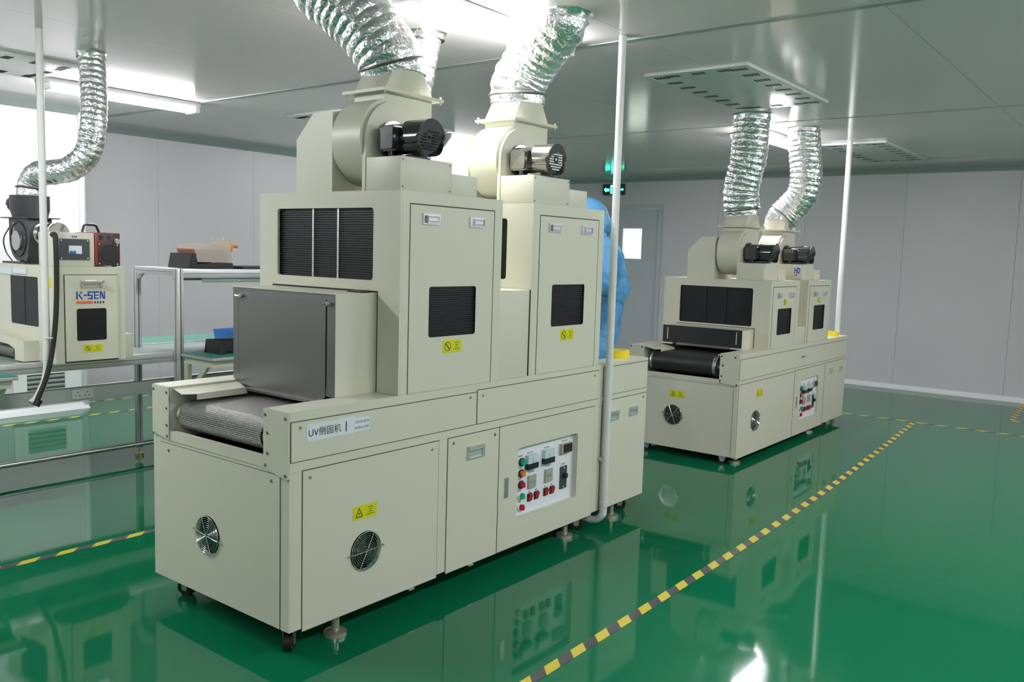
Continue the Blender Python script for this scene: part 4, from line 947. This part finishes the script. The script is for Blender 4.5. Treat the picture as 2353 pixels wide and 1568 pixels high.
for k in range(4): st(.622+k*.017, .628+k*.017, 1.132, 1.146); st(.619+k*.017, .631+k*.017, 1.140, 1.143); st(.620+k*.017, .630+k*.017, 1.132, 1.1345)
b.build('small_print', INK, dk, smooth=False)
MB().prism(rect(-2.735, -2.69, 1.225, 1.285), frontT(YK0-.004), .0002, .0012).build('warning_label', YEL, kt, smooth=False)
b = MB(); b.box(-3.45, -3.20, YK0-.012, YK0-.0045, 1.285, 1.33); b.box(-3.18, -3.0, YK0-.012, YK0-.0045, 1.292, 1.325); b.build('nameplate', PAPER, kt, smooth=False)
# infeed mouth and outfeed stub
b = MB(); b.prism([(-3.45, .7845), (-3.45, .93), (-3.2, .93), (-3.06, .912), (-2.87, .905), (-2.87, .7845), (-3.04, .7845), (-3.04, .845), (-3.10, .875), (-3.30, .89), (-3.45, .89)][::1] if False else [(-3.45, .89), (-3.45, .935), (-3.15, .925), (-2.87, .905), (-2.87, .7845), (-2.99, .7845), (-2.99, .85), (-3.07, .87)], frontT(.315), -.0855, 0); b.build('infeed_mouth', CREAM, kt, smooth=False)
b = MB(); b.cyl((-3.42, .352, .825), (1, 0, 0), .034, .40, n=28); b.build('belt_roller', STEEL, kt)
MB().box(-3.02, -2.995, .322, .40, .786, .85).build('mouth_lining', BLACK, kt, smooth=False)
MB().box(-3.35, -2.72, YK1+.0005, .90, .7845, .932, .003).build('outfeed_stub', CREAM, kt)
# boxes on its roof
t = thing('control_box', 'small cream breaker box on the roof of the bench-top machine', 'control box', (-2.75, .52, ZK1))
MB().box(-2.85, XK-.002, .404, .632, ZK1+.0005, 1.545, .002).build('box_body', CREAM, t)
b = MB(); b.prism(rect(.431, .604, 1.387, 1.509), sideT(XK-.002), .0001, .003, [rect(.484, .56, 1.423, 1.471)]); fp = b.build('face_plate', mat('dark_grey_plate', (.06, .065, .075), .5), t, smooth=False)
b = MB(); b.prism(rect(.483, .561, 1.422, 1.472), sideT(XK-.002), .0001, .0015); b.build('breaker', WHITE, t, smooth=False)
b = MB(); b.prism([(.489, 1.4245), (.523, 1.4245), (.521, 1.437), (.514, 1.443), (.509, 1.436), (.503, 1.436), (.498, 1.443), (.491, 1.438)], sideT(XK-.0005), .0001, .008); b.build('breaker_lever', BLUE, t, smooth=False)
screws([(.441, 1.50), (.593, 1.50), (.441, 1.397), (.593, 1.397)], sideT(XK+.001), fp, m=WHITE, r=.0045)
b = MB()
for k in range(3): b.prism(rect(.502+k*.011, .511+k*.011, 1.518, 1.526), sideT(XK-.002), .0001, .001)
b.build('logo', BLUEINK, t, smooth=False)
t = thing('power_unit', 'black and red portable power unit with a carry handle on the bench-top machine', 'power unit', (-2.75, .71, ZK1))
b = MB(); b.box(-2.90, XK+.0, .636, .652, ZK1+.006, 1.55, .003); b.box(-2.90, XK-.004, .652, .786, 1.545, 1.551); b.box(-2.90, XK-.002, .7845, .789, ZK1+.006, 1.55); b.build('red_shell', REDP, t)
b = MB(); b.box(-2.895, XK-.004, .6525, .784, ZK1+.006, 1.5445, .002); for_ = b.build('black_body', mat('dark_red_black', (.04, .025, .025), .4), t)
Tp = sideT(XK-.004); b = MB(); b.prism(circ(.728, 1.43, .052), Tp, .0002, .004); b.build('speaker_grille', BLACK, for_)
b = MB(); b.cyl(Tp(.77, 1.502, .0003), (1, 0, 0), .013, .014, n=20, bev=.002); b.build('knob', CHROME, for_)
MB().prism(rect(.664, .70, 1.488, 1.497), Tp, .0002, .001).build('red_print', REDP, for_, smooth=False)
b = MB(); b.prism(rect(.664, .686, 1.51, 1.535), Tp, .0002, .002); b.prism(rect(.712, .728, 1.512, 1.532), Tp, .0002, .002); b.build('switch', BLACK, for_, smooth=False)
screws([(.664, 1.483), (.774, 1.479), (.664, 1.368), (.774, 1.365)], Tp, for_, m=WHITE, r=.004)
b = MB(); b.tube([(-2.77, .62, 1.552), (-2.77, .632, 1.59), (-2.77, .645, 1.597), (-2.77, .69, 1.597), (-2.77, .705, 1.59), (-2.77, .722, 1.552)], .0075, 10); b.build('carry_handle', BLACK, t)
b = MB(); 
for (y) in (.66, .77): b.box(-2.70, -2.68, y-.01, y+.01, ZK1+.0005, ZK1+.0058)
b.build('rubber_foot', RUBBER, t, smooth=False)
# black blower of the bench-top machine: axis along X
fx, fy = -3.20, .52
t = thing('exhaust_blower', 'black radial blower on the bench-top machine at the left edge', 'blower', (fx, fy, ZK1))
MB().box(fx-.19, fx+.12, .42, .62, ZK1+.0005, ZK1+.012).build('base_plate', DUCTBLK, t, smooth=False)
Ty = lambda u, v, d: Vector((u, fy-.07+d, v))
sc = [(fx-.155, 1.625), (fx-.155, 1.50)] + [(fx-.02+(.135+.0*k)*math.cos(a), 1.50+.135*math.sin(a)) for k, a in enumerate([PI+PI*.6*i/12 for i in range(1, 13)])] + [(fx+.085, 1.362), (fx+.115, 1.45), (fx+.125, 1.53), (fx+.11, 1.625)]
MB().prism(sc, Ty, 0, .14).build('scroll_housing', DUCTBLK, t)
b = MB().ring((fx-.02, fy-.071, 1.50), (0, 1, 0), .105, .006, 40, 8); b.build('inlet_ring', BLACK, t)
MB().box(fx-.06, fx+.09, fy-.05, fy+.05, ZK1+.0125, 1.40).build('stand', DUCTBLK, t, smooth=False)
MB().box(fx-.20, fx+.155, fy-.10, fy+.10, 1.6255, 1.632).build('flange', DUCTBLK, t, smooth=False)
n = 32; rr = [[Vector((fx-.022+(.132 if z < 1.67 else .126)*math.cos(2*PI*i/n), fy+.09*math.sin(2*PI*i/n)*(1 if z < 1.67 else 1.2), z)) for i in range(n)] for z in (1.6325, 1.68, 1.765)]
MB().loft(rr).build('outlet_duct', DUCTBLK, t)
MB().prism(rect(fx-.10, fx-.08, 1.54, 1.60), frontT(fy-.07), .0003, .001).build('tag_label', mat('tan_label', (.62, .42, .16), .6), t, smooth=False)
b = MB(); b.cyl((fx-.02, fy-.07, 1.49), (0, -1, 0), .06, .02, n=28, bev=.004); b.build('inlet_cone', ZINC, t)
b = MB(); b.cyl((fx+.128, fy+.02, 1.535), (1, 0, 0), .058, .17, n=32, bev=.012); b.build('motor', CHROME, t)
b = MB(); b.tube(catmull([(fx-.16, fy-.06, 1.58), (fx-.21, fy-.08, 1.50), (fx-.21, fy-.07, 1.42), (fx-.17, fy-.05, 1.3625)], 8), .004, 8); b.build('cable', BLACK, t)
b = MB(); b.cyl((fx-.20, fy-.02, 1.72), (-1, -.25, 0), .042, .014, n=28, bev=.004); b.tube([(fx-.14, fy-.01, 1.72), (fx-.20, fy-.02, 1.72)], .004, 8); b.tube([(fx-.14, fy-.01, 1.675), (fx-.215, fy-.02, 1.68)], .003, 8); b.build('damper_dial', mat('dull_violet_metal', (.18, .17, .27), .4, .4), t)
t = flex_duct([(fx-.022, fy, 1.7655), (fx-.015, fy+.01, 1.84), (fx+.05, .55, 1.90), (fx+.16, .60, 1.915), (-2.97, .66, 1.94), (-2.89, .72, 2.03), (-2.87, .75, 2.2), (-2.90, .77, 2.42), (-2.945, .78, CEIL-.002)], .075, 'thin silver duct at the left bending over the bench-top machine', gd, seed=7, pitch=.036)
ceiling_collar(t, (-2.945, .78, CEIL), .08)

# ================================================================== person in blue coverall
pw_ = thing('person', 'person in a pale blue hooded cleanroom coverall bending forward behind the near machine', 'person', (-.62, 2.93, 0))
R_ = Vector((.79, .613, 0)); Fw = Vector((-.613, .79, 0))        # image right, away
O = Vector((-.60, 2.90, 0))
def pp(a, dpt, z): return O+R_*a+Fw*dpt+Vector((0, 0, z))        # a: toward the person's back
def skinmesh(name, verts, edges, radii, root, m, parent, sub=2):
    me = bpy.data.meshes.new(name); off = wloc(parent); me.from_pydata([v-off for v in verts], edges, []); me.materials.append(m)
    o = bpy.data.objects.new(name, me); COL.objects.link(o); o.parent = parent
    sk = o.modifiers.new('skin', 'SKIN'); sk.use_smooth_shade = True
    me.update()
    if not me.skin_vertices: me.skin_vertices_add() if hasattr(me, 'skin_vertices_add') else None
    lay = me.skin_vertices[0].data if me.skin_vertices else None
    if lay:
        for i, r in enumerate(radii):
            lay[i].radius = r if isinstance(r, tuple) else (r, r); lay[i].use_root = (i == root)
    sb = o.modifiers.new('sub', 'SUBSURF'); sb.levels = sub; sb.render_levels = sub
    bpy.context.view_layer.update()
    nm = bpy.data.meshes.new_from_object(o.evaluated_get(bpy.context.evaluated_depsgraph_get()))
    o.modifiers.clear(); o.data = nm; nm.name = name
    if not nm.materials: nm.materials.append(m)
    for p in nm.polygons: p.use_smooth = True
    return o
V = [pp(.06, 0, 1.00), pp(.075, 0, 1.18), pp(.095, 0, 1.36), pp(.06, 0, 1.49), pp(.01, 0, 1.60), pp(-.02, 0, 1.68),   # pelvis..neck 0-5
     pp(.045, -.10, .90), pp(.03, -.11, .50), pp(.07, -.12, .09), pp(-.06, -.13, .05),                                  # left leg 6-9
     pp(.045, .10, .90), pp(.0, .11, .50), pp(.04, .12, .09), pp(-.09, .13, .05),                                       # right leg 10-13
     pp(.035, -.17, 1.51), pp(.065, -.235, 1.31), pp(-.12, -.23, 1.26), pp(-.24, -.21, 1.25),                           # left arm 14-17
     pp(.02, .17, 1.51), pp(.0, .22, 1.28), pp(-.18, .18, 1.22), pp(-.28, .12, 1.20)]                                   # right arm 18-21
E_ = [(0, 1), (1, 2), (2, 3), (3, 4), (4, 5), (0, 6), (6, 7), (7, 8), (8, 9), (0, 10), (10, 11), (11, 12), (12, 13), (3, 14), (14, 15), (15, 16), (16, 17), (3, 18), (18, 19), (19, 20), (20, 21)]
Rd = [.125, .135, .155, .15, .115, .09, .11, .09, .075, .055, .11, .09, .075, .055, .085, .072, .06, .045, .085, .072, .06, .045]
person_body = skinmesh('coverall', V, E_, Rd, 0, SUIT, pw_)
for v in person_body.data.vertices:
    q = v.co; v.co = q + v.normal*(.028*noise.noise(q*7)+.012*noise.noise(Vector((q.x*20, q.y*20, q.z*30)))-.012*(abs(q.z-1.22) < .03))
# hood and face
hc = pp(-.045, 0, 1.745)
b = MB(); bmesh.ops.create_uvsphere(b.bm, u_segments=32, v_segments=20, radius=1)
for v in b.bm.verts:
    n = v.co.copy(); loc = R_*(n.x*.128)+Fw*(n.y*.098)+Vector((0, 0, n.z*.132)); loc += R_*(.03*max(0, n.x)*max(0, -n.z+.3)*1.5)
    if n.x < -.75: loc += R_*(.02)
    v.co = hc+loc+Vector((0, 0, -.02*n.x))+n*.006*noise.noise(n*4)
b.build('hood', SUIT, pw_)
fc = hc-R_*.05+Vector((0, 0, -.015))
b = MB(); bmesh.ops.create_uvsphere(b.bm, u_segments=28, v_segments=18, radius=1)
for v in b.bm.verts:
    n = v.co.copy(); d = Vector((0, 0, 0))
    if n.x < -.5 and abs(n.y) < .25: d -= R_*(.022*(1-abs(n.y)/.25)*max(0, 1-abs(n.z+.1)/.35))      # nose
    if n.x < -.5 and abs(abs(n.y)-.38) < .2 and abs(n.z-.1) < .15: d += R_*.008                       # eye sockets
    if n.z < -.6 and n.x < -.3: d -= R_*.008
    v.co = fc+R_*(n.x*.085)+Fw*(n.y*.070)+Vector((0, 0, n.z*.105))+d
b.build('face', SKIN, pw_)
b = MB()
for s_ in (-1, 1):
    g_ = bmesh.ops.create_uvsphere(b.bm, u_segments=12, v_segments=8, radius=.008)
    for v in g_['verts']: v.co += fc-R_*.078+Fw*(s_*.027)+Vector((0, 0, .012))
b.build('eye', INK, pw_)
MB().loft([[fc-R_*(.094-.02*abs(k))+Fw*(k*.055)+Vector((0, 0, z)) for k in (-1, -.5, 0, .5, 1)]+[fc-R_*(.085-.02*abs(k))+Fw*(k*.055)+Vector((0, 0, z)) for k in (1, .5, 0, -.5, -1)] for z in (-.085, -.05, -.02)]).build('face_mask', WHITE, pw_)
# gloved hands
GLV = mat('white_glove', (.75, .78, .80), .5)
for base_i, s_ in ((17, -1), (21, 1)):
    h0 = V[base_i]; dirn = (V[base_i]-V[base_i-1]).normalized(); sidev = dirn.cross(Vector((0, 0, 1))).normalized()
    hv = [h0+dirn*.0, h0+dirn*.05, h0+dirn*.085]; ed = [(0, 1), (1, 2)]; rd = [(.030, .024), (.040, .016), (.036, .014)]
    for k in range(4):
        o_ = sidev*(-.027+.018*k); L = (.065, .075, .07, .055)[k]; i0 = len(hv)
        hv += [h0+dirn*.095+o_, h0+dirn*(.095+L*.5)+o_+Vector((0, 0, -.008)), h0+dirn*(.095+L*.9)+o_+Vector((0, 0, -.03))]
        ed += [(2, i0), (i0, i0+1), (i0+1, i0+2)]; rd += [.0095, .0085, .0075]
    i0 = len(hv); th = -sidev*.03
    hv += [h0+dirn*.045+th*1.3, h0+dirn*.085+th*1.9+Vector((0, 0, -.012))]; ed += [(1, i0), (i0, i0+1)]; rd += [.011, .009]
    skinmesh('gloved_hand', hv, ed, rd, 0, GLV, pw_, 2)
